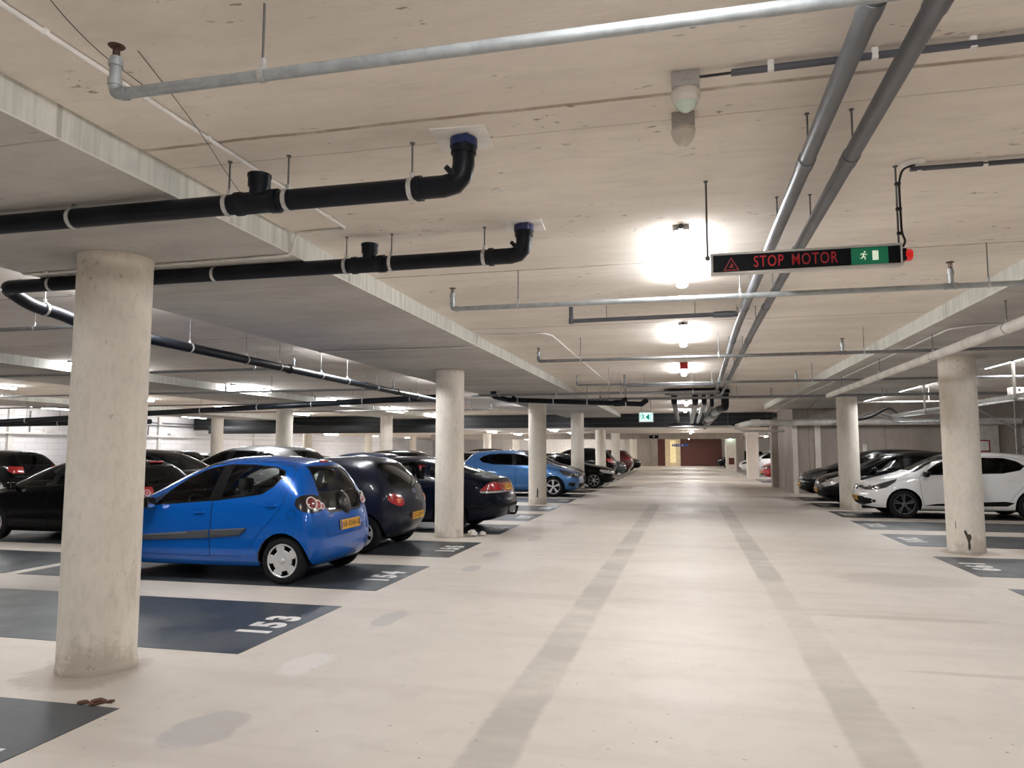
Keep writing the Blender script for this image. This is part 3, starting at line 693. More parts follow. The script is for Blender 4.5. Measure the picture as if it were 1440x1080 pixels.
# ---- ceiling domes
def dome(x, y, label, s, lens):
    t = thing('ceiling_sensor', (x, y, CEIL), label, 'sensor', 'ceiling domes', world=True)
    b = MB().box(x - .056 * s, x + .056 * s, y - .05 * s, y + .055 * s, CEIL - .062 * s, CEIL, .004)
    for k in ((-.02, .018) if s > .98 else (0,)): b.lathe((x + k, y - .05 * s, CEIL - .03), (0, -1, 0), [(0, .016), (.003, .016), (.003, .011), (.001, .011), (.001, 0)], 16)
    b.build('back_box', M['sensorbox'], t)
    MB().lathe((x, y + .01, CEIL - .062 * s), (0, 0, -1), [(0, .056 * s), (.012, .060 * s), (.022, .060 * s), (.026, .056 * s), (.05, .052 * s), (.054, .046 * s)], 28).build('housing', M['sensorwhite'], t)
    MB().lathe((x, y + .01, CEIL - .062 * s - .052), (0, 0, -1), [(0, .046 * s), (.014, .041 * s), (.028, .028 * s), (.037, .012), (.038, 0)], 28).build('lens', lens, t)
    return t
M['sensorbox'] = simple('grey_back_box', (.46, .44, .42), .5)
M['sensorwhite'] = simple('cream_sensor_plastic', (.74, .69, .63), .4)
dome(.03, 2.99, 'nearer of the two ceiling domes, with a pale green lens and a cable', 1., simple('pale_green_lens', (.62, .74, .62), .15, coat=.5))
MB_ = MB().tube([(.085, 2.955, CEIL - .03), (.215, 2.955, CEIL - .028)], .006, n=8).build('sensor_cable', M['cable'], None); tag(MB_, 'short black cable between the nearest ceiling dome and slate conduit', 'cable')
dome(.02, 3.36, 'farther of the two ceiling domes, with a plain cream lens', .93, M['sensorwhite'])

# ---- small marks on the ceiling
o = MB().poly([(-1.10, 4.10, CEIL - .001), (-1.05, 4.07, CEIL - .001), (-1.03, 4.13, CEIL - .001), (-1.07, 4.15, CEIL - .001)], (0, 0, -.002)).build('paper_scrap', M['plate'], None, False); tag(o, 'small white scrap stuck on the ceiling between the two black drain elbows', 'scrap')

# ---- hanging STOP MOTOR sign
SY = 4.25
t = thing('warning_sign', (.66, SY, 2.545), 'hanging black sign with red lettering and a green exit panel', 'sign', world=True)
M['signframe'] = simple('silver_sign_frame', (.62, .61, .58), .35, .4)
M['signblack'] = simple('black_sign_face', (.004, .005, .009), .4, spec=.15)
def lit(name, c, e): return simple(name, c, .4, var=0, emit=c, es=e)
M['ledred'] = lit('red_sign_lettering', (.40, .005, .009), .13)
M['ledred2'] = lit('dull_red_sign_lettering', (.26, .004, .007), .10)
M['leddim'] = lit('dim_red_sign_lettering', (.26, .005, .012), .12)
M['exitgreen'] = lit('green_exit_panel', (.0, .11, .05), .2)
M['exitwhite'] = lit('pale_exit_figure', (.62, .70, .55), .25)
xa, xb, za, zb = .16, 1.155, 2.485, 2.605
b = MB().box(xa, xb, SY - .028, SY + .028, zb - .012, zb, .003).box(xa, xb, SY - .028, SY + .028, za, za + .012, .003).box(xa, xa + .014, SY - .028, SY + .028, za + .01, zb - .01, .003).box(xb - .01, xb, SY - .028, SY + .028, za + .01, zb - .01, .003)
b.build('frame', M['signframe'], t)
MB().box(xa + .01, xb - .008, SY - .02, SY + .02, za + .008, zb - .008).build('sign_face', M['signblack'], t, False)
ROTX = Matrix.Rotation(PI / 2, 4, 'X')
def wall_text(txt, size, x, y, z, mat, parent, name='lettering', bold=.0, xs=1., sp=1., ext=.0006, rz=0., align='CENTER'):
    me = text_mesh(txt, size, ext, bold, xs, sp, align)
    me.transform(Matrix.Translation((x, y, z)) @ Matrix.Rotation(rz, 4, 'Z') @ ROTX)
    return link_mesh(name, me, mat, parent, False)
wall_text('STOP', .090, .472, SY - .0212, 2.545, M['ledred'], t, bold=.0004, xs=.68, sp=1.14)
wall_text('MOTOR', .090, .712, SY - .0212, 2.545, M['ledred2'], t, bold=.0004, xs=.68, sp=1.14)
b = MB(); cx, cz = .272, 2.538
def tri(b, cx, cz, r0, r1, y):
    o_ = [(cx + r0 * math.sin(a), cz + r0 * math.cos(a)) for a in (0, 2 * PI / 3, 4 * PI / 3)]; i_ = [(cx + r1 * math.sin(a), cz + r1 * math.cos(a)) for a in (0, 2 * PI / 3, 4 * PI / 3)]
    for k in range(3):
        k2 = (k + 1) % 3; b.poly([(o_[k][0], y, o_[k][1]), (o_[k2][0], y, o_[k2][1]), (i_[k2][0], y, i_[k2][1]), (i_[k][0], y, i_[k][1])], (0, .0006, 0))
tri(b, cx, cz - .008, .050, .040, SY - .0212)
b.poly([(cx - .014, SY - .0212, cz - .016), (cx + .014, SY - .0212, cz - .018), (cx + .010, SY - .0212, cz - .011), (cx - .004, SY - .0212, cz - .006)], (0, .0006, 0)).poly([(cx - .004, SY - .0212, cz - .004), (cx + .012, SY - .0212, cz - .007), (cx + .002, SY - .0212, cz + .010)], (0, .0006, 0))
b.build('warning_triangle', M['leddim'], t, False)
def running_man(b, cx, y, cz, h, flip=1):
    """figure of the running person, h tall, built as flat shapes"""
    def P(l): b.poly([(cx + flip * x * h, y, cz + z * h) for x, z in l], (0, .0006, 0))
    b_ = [(.12 + .085 * math.cos(k * PI / 5), .40 + .085 * math.sin(k * PI / 5)) for k in range(10)]; P(b_)
    P([(.06, .30), (-.04, .28), (-.10, .02), (.02, -.02), (.10, .22)])
    P([(.06, .30), (.10, .22), (.22, .14), (.30, .22), (.34, .18), (.23, .06), (.08, .14)])
    P([(-.04, .28), (-.22, .26), (-.30, .10), (-.24, .08), (-.18, .19), (-.03, .20)])
    P([(-.10, .03), (.03, -.01), (.20, -.14), (.14, -.38), (.07, -.36), (.10, -.16), (-.04, -.10)])
    P([(-.10, .03), (.0, -.06), (-.12, -.24), (-.34, -.26), (-.35, -.20), (-.18, -.17)])
ep = MB().box(.90, 1.085, SY - .0212, SY - .0202, za + .014, zb - .014).build('exit_panel', M['exitgreen'], t, False)
b = MB(); running_man(b, .962, SY - .0222, 2.545, .056, 1); b.box(1.006, 1.036, SY - .0222, SY - .0215, 2.52, 2.572); b.build('exit_pictogram', M['exitwhite'], ep, False)
bc = MB().box(xb, xb + .02, SY - .03, SY + .03, 2.51, 2.575, .004).build('beacon_base', M['signblack'], t)
MB().lathe((xb + .014, SY, 2.542), (1, 0, 0), [(0, .033), (.03, .032), (.038, .026), (.04, 0)], 24).build('beacon', lit('red_beacon', (.42, .008, .008), .3), t)
for x, z1 in ((.145, CEIL), (1.145, CEIL)):
    MB().cyl((x, SY, 2.58), (x, SY, z1), .0055, n=8).cyl((x, SY, z1 - .006), (x, SY, z1), .013, n=10).lathe((x, SY, 2.585), (0, 0, 1), [(-.012, .004), (-.006, .013), (.01, .013), (.016, .005)], 12).build('hanger_rod', M['rod'], t)
tag(bc, 'black base of the red beacon')
b = MB().tube([(1.235, 4.22, CEIL - .012), (1.17, 4.22, CEIL - .03), (1.155, 4.235, CEIL - .10), (1.158, 4.235, 2.66), (1.175, 4.235, 2.615), (1.16, 4.235, 2.585)], .006, bend=.03, n=8)
for z in (2.93, 2.79, 2.655): b.lathe((1.150, 4.24, z), (0, 0, 1), [(0, .012), (0, .016), (.012, .016), (.012, .012)], 12, close=True)
o = b.build('sign_cable', M['cable'], None); tag(o, 'black cable tied to the right rod of the hanging sign', 'cable')
o = MB().lathe((1.225, 4.215, CEIL), (0, 0, -1), [(0, .062), (.006, .062), (.01, .055), (.012, 0)], 32).build('ceiling_rose', M['plate'], None); tag(o, 'round white plate on the ceiling where the sign cable enters', 'plate')

# ---- green exit sign further down
t = thing('exit_sign', (-1.11, 22., 2.45), 'glowing white exit sign with green pictogram hung over the aisle', 'sign', world=True)
MB().box(-1.33, -.90, 21.97, 22.06, 2.30, 2.60, .008).build('sign_box', simple('white_sign_box', (.8, .8, .8), .4), t)
MB().box(-1.31, -.92, 21.962, 21.971, 2.32, 2.58).build('lit_face', simple('glowing_white_face', (.8, .9, .9), .4, var=0, emit=(.70, 1., .97), es=.42), t, False)
b = MB(); running_man(b, -1.205, 21.955, 2.45, .23, -1); b.box(-1.30, -1.285, 21.955, 21.958, 2.36, 2.54).box(-.99, -.975, 21.955, 21.958, 2.36, 2.54).box(-.99, -.94, 21.955, 21.958, 2.525, 2.54).box(-.99, -.94, 21.955, 21.958, 2.36, 2.375)
b.poly([(-1.13, 21.955, 2.45), (-1.05, 21.955, 2.53), (-1.05, 21.955, 2.37)], (0, .002, 0)).box(-1.05, -1.02, 21.955, 21.957, 2.37, 2.53)
b.build('pictogram', simple('teal_green_print', (.0, .42, .30), .4, var=0, emit=(.0, .5, .36), es=.12), t, False)
for x in (-1.25, -.98): MB().cyl((x, 22.01, 2.60), (x, 22.01, CEIL), .008, n=8).build('hanger_rod', M['rod'], t)
t = thing('hanging_sign', (-.42, 58., 1.95), 'blue hanging sign with white marks near the far doorway', 'sign', world=True)
MB().box(-1.0, .2, 57.97, 58.03, 1.72, 1.90, .01).build('sign_board', simple('blue_sign_paint', (.01, .09, .42), .4), t)
b = MB()
for k, (wd, h) in enumerate([(.08, .10), (.05, .12), (.10, .08), (.06, .12), (.12, .10), (.05, .08)]): b.box(-.93 + k * .15, -.93 + k * .15 + wd, 57.96, 57.968, 1.81 - h / 2, 1.81 + h / 2)
b.build('white_marks', simple('white_sign_print', (.8, .8, .8), .5), t, False)
for x in (-.8, 0): MB().cyl((x, 58, 1.9), (x, 58, CEIL2), .01, n=8).build('hanger_rod', M['rod'], t)
t = thing('hanging_sign', (-1.82, 44.5, 2.25), 'small black hanging sign with a white figure under the far cross beam', 'sign', world=True)
MB().box(-2.1, -1.55, 44.46, 44.54, 2.14, 2.34, .01).build('sign_board', M['signblack'], t)
b = MB(); running_man(b, -1.83, 44.45, 2.24, .15); b.build('pictogram', simple('white_figure_print', (.8, .8, .8), .5), t, False)
MB().cyl((-1.82, 44.5, 2.34), (-1.82, 44.5, CEIL2), .01, n=8).build('hanger_rod', M['rod'], t)
o = MB().lathe((3.35, 58.35, CEIL2), (0, 0, -1), [(0, .15), (.1, .15), (.2, .1), (.22, 0)], 20).build('bulkhead_lamp', simple('greenish_lamp_glass', (.7, .9, .8), .4, var=0, emit=(.65, 1., .85), es=3.), None); tag(o, 'small greenish round lamp above the far pale pier', 'lamp')

# ---- cable trays and fittings over the right bays
t = thing('cable_tray', (5.4, 17, 2.35), 'pale steel cable tray hanging over the right bays behind the columns', 'cable tray', world=True)
b = MB()
for x in (5.25, 5.55): b.box(x - .012, x + .012, 8, 20.8, 2.33, 2.40, .003)
b.build('side_rail', M['steel'], t); b = MB()
for k in range(44): b.box(5.25, 5.55, 8.1 + k * .29, 8.14 + k * .29, 2.335, 2.35)
b.build('rungs', M['steel'], t, False)
for y in (9.3, 13.4, 18.0):
    b = MB().box(5.20, 5.235, y - .02, y + .02, 2.30, CEIL, .002).box(5.565, 5.60, y - .02, y + .02, 2.30, CEIL, .002).box(5.2, 5.6, y - .02, y + .02, 2.29, 2.325, .002)
    b.build('hanger_strut', M['white'], t)
b = MB()
for i, (x, z) in enumerate([(5.32, 2.362), (5.36, 2.365), (5.41, 2.36), (5.47, 2.366)]): b.tube([(x, 8, z), (x + .03, 12, z), (x - .02, 16, z), (x, 20.6, z)], .011, bend=.8, n=6)
b.build('cables', M['cable'], t)
MB().tube([(5.4, 20.6, 2.37), (5.3, 21.3, 2.62), (4.9, 21.6, 2.35), (4.6, 22.2, 2.3)], .03, bend=.2, n=8).build('cable_loop', M['cable'], t)
t = thing('cable_tray', (4.9, 22, 2.3), 'slanting grey cable tray beside the second right column', 'cable tray', world=True)
b = MB()
for dx in (0, .28): b.tube([(4.3 + dx, 23.6, 2.25), (5.0 + dx, 22.0, 2.5), (5.5 + dx, 21.2, 2.22), (9.8, 21.2 - dx, 2.30)], .025, bend=.08, n=8)
b.build('side_rail', M['galv'], t)
b = MB()
for k in range(14): x = 5.8 + .29 * k; b.box(x, x + .03, 20.93, 21.2, 2.21 + k * .0055, 2.225 + k * .0055)
b.build('rungs', M['galv'], t, False)
for x in (6.6, 8.8): MB().cyl((x, 21.06, 2.25), (x, 21.06, CEIL), .008, n=8).build('hanger_rod', M['rod'], t)
o = MB().box(4.3, 9.5, 19.98, 20.03, 2.67, 2.705, .003).cyl((5.9, 20., 2.7), (5.9, 20., CEIL), .008, n=8).cyl((7.9, 20., 2.7), (7.9, 20., CEIL), .008, n=8).build('support_rail', M['white'], None); tag(o, 'white level support rail between the two right columns', 'rail')
o = MB().box(5.36, 5.56, 13.9, 14.06, 2.402, 2.54, .01).build('junction_box', M['sensorwhite'], None); tag(o, 'cream junction box with cable glands on the right cable tray', 'box')
for k, dz in enumerate((.03, .07)): MB().cyl((5.4 + k * .08, 13.88, 2.43 + dz), (5.4 + k * .08, 13.905, 2.43 + dz), .016, n=10).build('cable_gland', M['cable'], o)
t = thing('wall_strut', (8.9, 24, 2.3), 'grey diagonal steel brace hanging before the cross wall', 'brace', world=True)
MB().tube([(8.35, 24, 2.68), (9.31, 24, 2.11)], .03, n=8).build('brace', M['galv'], t); MB().cyl((9.31, 24, .4), (9.31, 24, CEIL), .02, n=8).build('post', M['steel'], t)
# door panel and sign on the cross wall
M['panel'] = simple('pale_panel_paint', (.62, .60, .54), .5)
t = thing('wall_cupboard', (9.4, 26.6, 0), 'pale tall cupboard standing against the cross wall behind the white hatchback', 'cupboard', world=True)
MB().box(8.95, 9.80, 26.52, 26.69, 0, 2.40, .006).build('body', M['panel'], t); MB().box(9.375, 9.38, 26.517, 26.53, .05, 2.36).build('door_seam', M['rod'], t, False)
o = MB().box(9.18, 9.53, 26.500, 26.515, 1.42, 1.80, .003).build('wall_notice', simple('dark_red_frame', (.30, .015, .02), .5), None); tag(o, 'small red framed notice on the pale cupboard', 'notice')
MB().box(9.22, 9.49, 26.495, 26.503, 1.46, 1.76).build('notice_face', M['plate'], o, False)
o = MB().box(5.78, 5.90, 26.62, 26.698, 1.42, 1.66, .006).build('switch_box', M['white'], None); tag(o, 'small white switch box on the cross wall beside the second right column', 'box')

# ---- white wall trunking and pipes on the left wall
t = thing('wall_trunking', (-23.9, 20, 2.12), 'white cable trunking along the white block wall', 'trunking', world=True)
MB().box(-23.99, -23.8, 8, 60, 2.06, 2.14, .004).build('trunking', M['white'], t)
for y in (14, 21.8, 29.6, 37.4):
    MB().box(-24.0, -23.9, y - .1, y + .1, 0, 3.0).build('wall_pilaster', M['white'], None, False)['kind'] = 'structure'
def wallpipe(pts, label): 
    o = MB().tube(pts, .028, bend=.12, n=10).build('wall_pipe', M['galvdark'], None); tag(o, label, 'pipe', 'pipes on the white block wall')
wallpipe([(-23.93, 24.5, 0), (-23.93, 24.5, 2.72), (-23.93, 33.5, 2.72)], 'grey pipe that rises and bends along the white block wall')
wallpipe([(-23.9, 28.8, 2.05), (-23.9, 28.8, 2.6), (-23.9, 33.4, 2.6)], 'lower grey pipe branching off the white wall trunking')
wallpipe([(-23.93, 25.8, 2.0), (-23.93, 25.8, .1)], 'thin grey pipe dropping below the white wall trunking')
wallpipe([(-23.93, 22.6, 2.14), (-23.93, 22.6, 2.95)], 'short upright grey pipe left of the big near column on the white wall')
for y, lb in ((23.2, 'first'), (28.2, 'second'), (30.2, 'third')):
    o = MB().box(-23.96, -23.80, y, y + .35, 2.15, 2.27, .01).build('socket_box', M['white'], None); tag(o, lb + ' small white box standing on the white wall trunking', 'box', 'boxes on the white wall trunking')
o = MB().box(-23.98, -23.75, 34.3, 34.7, 2.5, 2.75, .01).build('camera_housing', M['signblack'], None); tag(o, 'small black box high on the white block wall', 'box')
# ---- litter
random.seed(3)
def crumple(name, loc, r, mat, label, cat, sq=.7, seed=1):
    rnd = random.Random(seed); bm = bmesh.new(); bmesh.ops.create_icosphere(bm, subdivisions=2, radius=r)
    cs = [V((rnd.uniform(-1, 1), rnd.uniform(-1, 1), rnd.uniform(-1, 1))).normalized() for _ in range(26)]
    for v in bm.verts:
        d = v.co.normalized(); k = max((d.dot(c)) for c in cs); v.co = d * r * (.35 + .9 * (k - .6) + rnd.uniform(0, .5)); v.co.z *= sq
    zmin = min(v.co.z for v in bm.verts)
    for v in bm.verts: v.co.z -= zmin
    b = MB(); b.bm.free(); b.bm = bm; o = b.build(name, mat, None, False); o.location = loc; tag(o, label, cat); return o
crumple('crumpled_tissue', (-3.62, 12.35, 0), .085, M['plate'], 'crumpled white tissue on the floor beside the second left column', 'tissue')
crumple('crumpled_tissue', (-3.47, 12.47, 0), .06, M['plate'], 'smaller white tissue scrap on the floor right of the crumpled tissue', 'tissue', seed=5)
M['leaf'] = simple('dead_leaf_brown', (.15, .06, .035), .8, var=.3, scale=40)
for i, (dx, dy, r, sq, lb) in enumerate([(0, 0, .05, .28, 'largest brown dead leaf on the floor before the big near column'), (-.085, -.015, .036, .25, 'brown dead leaf left of the largest one on the floor'), (.06, .035, .028, .3, 'small brown dead leaf right of the largest one on the floor')]):
    crumple('dead_leaf', (-3.42 + dx, 3.80 + dy, 0), r, M['leaf'], lb, 'leaf', sq, 11 + i)
# ------------------------------------------------------------------ car materials
def paint(name, c, rough=.28, metal=.0, coat=1., spec=.5):
    m, nt, out = new_mat(name); b = NB(nt)
    p = b.bsdf(out, c, rough, metal, coat=coat); p.inputs['Specular IOR Level'].default_value = spec; return m
def glass(name, tint, refl=1., ior=1.5):
    m, nt, out = new_mat(name); b = NB(nt)
    t = b.n('ShaderNodeBsdfTransparent'); t.inputs[0].default_value = (*tint, 1)
    g = b.n('ShaderNodeBsdfGlossy'); g.inputs['Roughness'].default_value = .02; g.inputs[0].default_value = (refl, refl, refl, 1)
    fr = b.n('ShaderNodeFresnel'); fr.inputs[0].default_value = ior
    mx = b.n('ShaderNodeMixShader'); b.link(fr.outputs[0], mx.inputs[0]); b.link(t.outputs[0], mx.inputs[1]); b.link(g.outputs[0], mx.inputs[2])
    b.link(mx.outputs[0], out.inputs[0]); return m
M['glass'] = glass('clear_car_glass', (.84, .88, .87), 1., 1.36)
M['tint'] = glass('tinted_car_glass', (.13, .15, .15), 1., 1.3)
M['trimblack'] = simple('black_trim', (.006, .006, .007), .3, var=0, coat=.08, spec=.2)
M['matblack'] = simple('matt_black_plastic', (.007, .007, .008), .65, var=0, spec=.15)
M['greytrim'] = simple('dark_grey_moulding', (.055, .058, .065), .55, var=0)
M['cabingrey'] = simple('grey_cabin_trim', (.16, .16, .165), .7, var=0)
M['cabin'] = simple('dark_cabin_trim', (.014, .014, .016), .8, var=0)
M['seat'] = simple('charcoal_seat_cloth', (.022, .022, .026), .9, var=.2, scale=30)
M['tyre'] = simple('tyre_rubber', (.009, .009, .010), .7, var=0, spec=.2)
M['alloy'] = simple('silver_wheel_paint', (.66, .66, .66), .35, .35, var=.06)
M['darkalloy'] = simple('dark_alloy', (.16, .16, .165), .35, .6, var=0)
M['chrome'] = simple('chrome', (.75, .75, .76), .12, 1., var=0)
M['plate_y'] = simple('yellow_number_plate', (.83, .42, .02), .45, var=.05, scale=20)
M['plate_ink'] = simple('black_plate_ink', (.012, .012, .012), .6, var=0)
M['euroband'] = simple('blue_plate_band', (.01, .05, .3), .5, var=0)
M['redlens'] = simple('red_lamp_lens', (.36, .010, .012), .18, var=0, coat=1.)
M['darkred'] = simple('deep_red_lamp_lens', (.16, .006, .012), .18, var=0, coat=1.)
M['orange'] = simple('orange_lamp_lens', (.62, .10, .015), .18, var=0, coat=1.)
M['clearlens'] = simple('pale_lamp_lens', (.55, .53, .52), .15, .3, var=0, coat=1.)
M['smoke'] = simple('smoked_lamp_housing', (.02, .016, .016), .15, var=0, coat=.35)
M['whitering'] = simple('white_lamp_ring', (.80, .72, .70), .3, var=0)
M['lampglass'] = simple('headlamp_glass', (.10, .105, .11), .1, .5, var=0, coat=1.)

# ------------------------------------------------------------------ body shell from a cage
def poly_inset(poly, d):
    n = len(poly); ar = sum(poly[i][0] * poly[(i + 1) % n][1] - poly[(i + 1) % n][0] * poly[i][1] for i in range(n))
    sg = 1 if ar > 0 else -1; out = []
    for i in range(n):
        p0, p1, p2 = (V((*poly[(i + k) % n], 0)) for k in (-1, 0, 1))
        e1 = (p1 - p0).normalized(); e2 = (p2 - p1).normalized()
        n1 = V((-e1.y, e1.x, 0)) * sg; n2 = V((-e2.y, e2.x, 0)) * sg
        b = n1 + n2; k = max(.35, b.dot(n1)); q = p1 + b * (d / k); out.append((q.x, q.y))
    return out
def inside(p, poly):
    c = False; n = len(poly); x, y = p; j = n - 1
    for i in range(n):
        xi, yi = poly[i]; xj, yj = poly[j]
        if (yi > y) != (yj > y) and x < (xj - xi) * (y - yi) / (yj - yi) + xi: c = not c
        j = i
    return c

class Shell:
    def __init__(s, spec, sub=3, sc=1.):
        bm = bmesh.new(); cr = bm.edges.layers.float.new('crease_edge')
        def sect(t):
            x, wm, zb, zt, wr, zr, zc = t[:7]; xr = t[7] if len(t) > 7 and t[7] is not None else x
            zm = zb + (zt - zb) * .55
            return [(x, 0, zb), (x, wm * .86, zb), (x, wm * .975, zb + .10), (x, wm, zm), (x, wm * spec.get('tumble', .955), zt), (xr, wr, zr), (xr, 0, zc)]
        rear = spec['rear']; front = spec['front']
        rows = []
        def caprow(c): return [(c[0][0], 0, c[0][2])] + [tuple(p) for p in c[:5]] + [(c[5][0], 0, c[5][1])]
        rows.append(caprow(rear)); rows += [sect(t) for t in spec['st']]; rows.append(caprow(front))
        vr = []
        for r in rows:
            L = [bm.verts.new(V(p) * sc) for p in r]; R = [L[0]] + [bm.verts.new(V((p[0], -p[1], p[2])) * sc) for p in r[1:6]] + [L[6]]
            vr.append((L, R))
        for (La, Ra), (Lb, Rb) in zip(vr, vr[1:]):
            for i in range(6):
                bm.faces.new((La[i], Lb[i], Lb[i + 1], La[i + 1])); bm.faces.new((Ra[i], Ra[i + 1], Rb[i + 1], Rb[i]))
        for (L, R), cap, sg in ((vr[0], rear, -1), (vr[-1], front, 1)):
            bul = spec.get('bulge', .05)
            C = [L[0]] + [bm.verts.new(V((cap[i][0] + sg * bul, 0, cap[i][2])) * sc) for i in (1, 2, 3)] + [L[6]]
            for i in range(1, 5):
                a, b_ = C[i - 1], C[i]
                bm.faces.new((L[i], a, b_, L[i + 1])); bm.faces.new((R[i], R[i + 1], b_, a))
        bm.edges.ensure_lookup_table()
        for (La, Ra), (Lb, Rb) in zip(vr, vr[1:]):
            for Q, W in ((La, Lb), (Ra, Rb)):
                for i, c in ((1, .5), (4, spec.get('crease', .35)), (5, .15)):
                    e = bm.edges.get((Q[i], W[i]))
                    if e: e[cr] = c
        bmesh.ops.recalc_face_normals(bm, faces=bm.faces)
        me = bpy.data.meshes.new('shell'); bm.to_mesh(me); bm.free()
        o = bpy.data.objects.new('shell', me); COL.objects.link(o)
        md = o.modifiers.new('s', 'SUBSURF'); md.levels = sub; md.render_levels = sub
        dg = bpy.context.evaluated_depsgraph_get(); dg.update()
        m2 = bpy.data.meshes.new_from_object(o.evaluated_get(dg))
        bpy.data.objects.remove(o); bpy.data.meshes.remove(me)
        s.bm = bmesh.new(); s.bm.from_mesh(m2); bpy.data.meshes.remove(m2)
        for l in list(s.bm.edges.layers.float.values()): s.bm.edges.layers.float.remove(l)
        s.ref = s.bm.copy(); s.ref.faces.ensure_lookup_table(); s.ref.normal_update()
        s.bvh = BVHTree.FromBMesh(s.ref)
    def normal(s, p):
        co, n, i, d = s.bvh.find_nearest(p)
        f = s.ref.faces[i]; vs = f.verts
        w = poly_3d_calc([v.co for v in vs], co); r = V((0, 0, 0))
        for v, k in zip(vs, w): r += v.normal * k
        return r.normalized()
    def carve(s, poly, axis, cond, bm=None, delete=True):
        """cut the polygon out of the shell; returns a bmesh with the faces inside"""
        bm = bm or s.bm
        ua, ub = {'y': (V((1, 0, 0)), V((0, 0, 1))), 'x': (V((0, 1, 0)), V((0, 0, 1))), 'z': (V((1, 0, 0)), V((0, 1, 0)))}[axis] if isinstance(axis, str) else (axis, V((0, 0, 1)))
        n = len(poly)
        for i in range(n):
            a, b_ = poly[i], poly[(i + 1) % n]
            lo = (min(a[0], b_[0]) - 1e-4, min(a[1], b_[1]) - 1e-4); hi = (max(a[0], b_[0]) + 1e-4, max(a[1], b_[1]) + 1e-4)
            fs = []
            for f in bm.faces:
                if not cond(f): continue
                xs = [v.co.dot(ua) for v in f.verts]; ys = [v.co.dot(ub) for v in f.verts]
                if max(xs) < lo[0] or min(xs) > hi[0] or max(ys) < lo[1] or min(ys) > hi[1]: continue
                fs.append(f)
            if not fs: continue
            co = ua * a[0] + ub * a[1]
            no = ua * (b_[1] - a[1]) + ub * (a[0] - b_[0])
            g = set(fs)
            for f in fs: g.update(f.edges); g.update(f.verts)
            bmesh.ops.bisect_plane(bm, geom=list(g), plane_co=co, plane_no=no, dist=1e-5)
        fs = []
        for f in bm.faces:
            if not cond(f): continue
            c = f.calc_center_median()
            if inside((c.dot(ua), c.dot(ub)), poly): fs.append(f)
        out = bmesh.new(); mp = {}
        for f in fs:
            for v in f.verts:
                if v not in mp: mp[v] = out.verts.new(v.co)
            try: out.faces.new([mp[v] for v in f.verts])
            except ValueError: pass
        if delete:
            bmesh.ops.delete(bm, geom=fs, context='FACES')
        return out
    def part(s, bm, name, mat, parent, off=0., solid=0., label=None):
        if not bm.faces: bm.free(); return None
        ns = {v: s.normal(v.co) for v in bm.verts}
        for f in bm.faces:
            f.normal_update(); c = V((0, 0, 0))
            for v in f.verts: c += ns[v]
            if f.normal.dot(c) < 0: f.normal_flip()
        nl = []
        bm.verts.index_update()
        for v in bm.verts: nl.append(ns[v]); v.co += ns[v] * off
        me = bpy.data.meshes.new(name); bm.to_mesh(me); bm.free()
        me.polygons.foreach_set('use_smooth', [True] * len(me.polygons))
        me.normals_split_custom_set_from_vertices([tuple(n) for n in nl])
        me.materials.append(mat)
        o = bpy.data.objects.new(name, me); COL.objects.link(o); o.parent = parent
        if solid: md = o.modifiers.new('s', 'SOLIDIFY'); md.thickness = solid; md.offset = 1
        if label: o['label'] = label
        return o
    def hit(s, o, d):
        co, n, i, dist = s.bvh.ray_cast(V(o), V(d).normalized())
        return (co, s.normal(co)) if co is not None else (None, None)

def sidecond(sg, ymin=.02): return lambda f: f.calc_center_median().y * sg > ymin and f.normal.y * sg > -.2
def panel(sh, name, poly, axis, cond, mat, parent, gap=.004, gapmat=None, gname='panel_gap', gap_parent=None):
    """a panel with a dark shut line round it"""
    r = sh.carve(poly, axis, cond)
    inner = sh.carve(poly_inset(poly, gap), axis, lambda f: True, bm=r)
    o = sh.part(inner, name, mat, parent)
    sh.part(r, gname, gapmat or M['matblack'], o if o else parent, off=-.002)
    return o

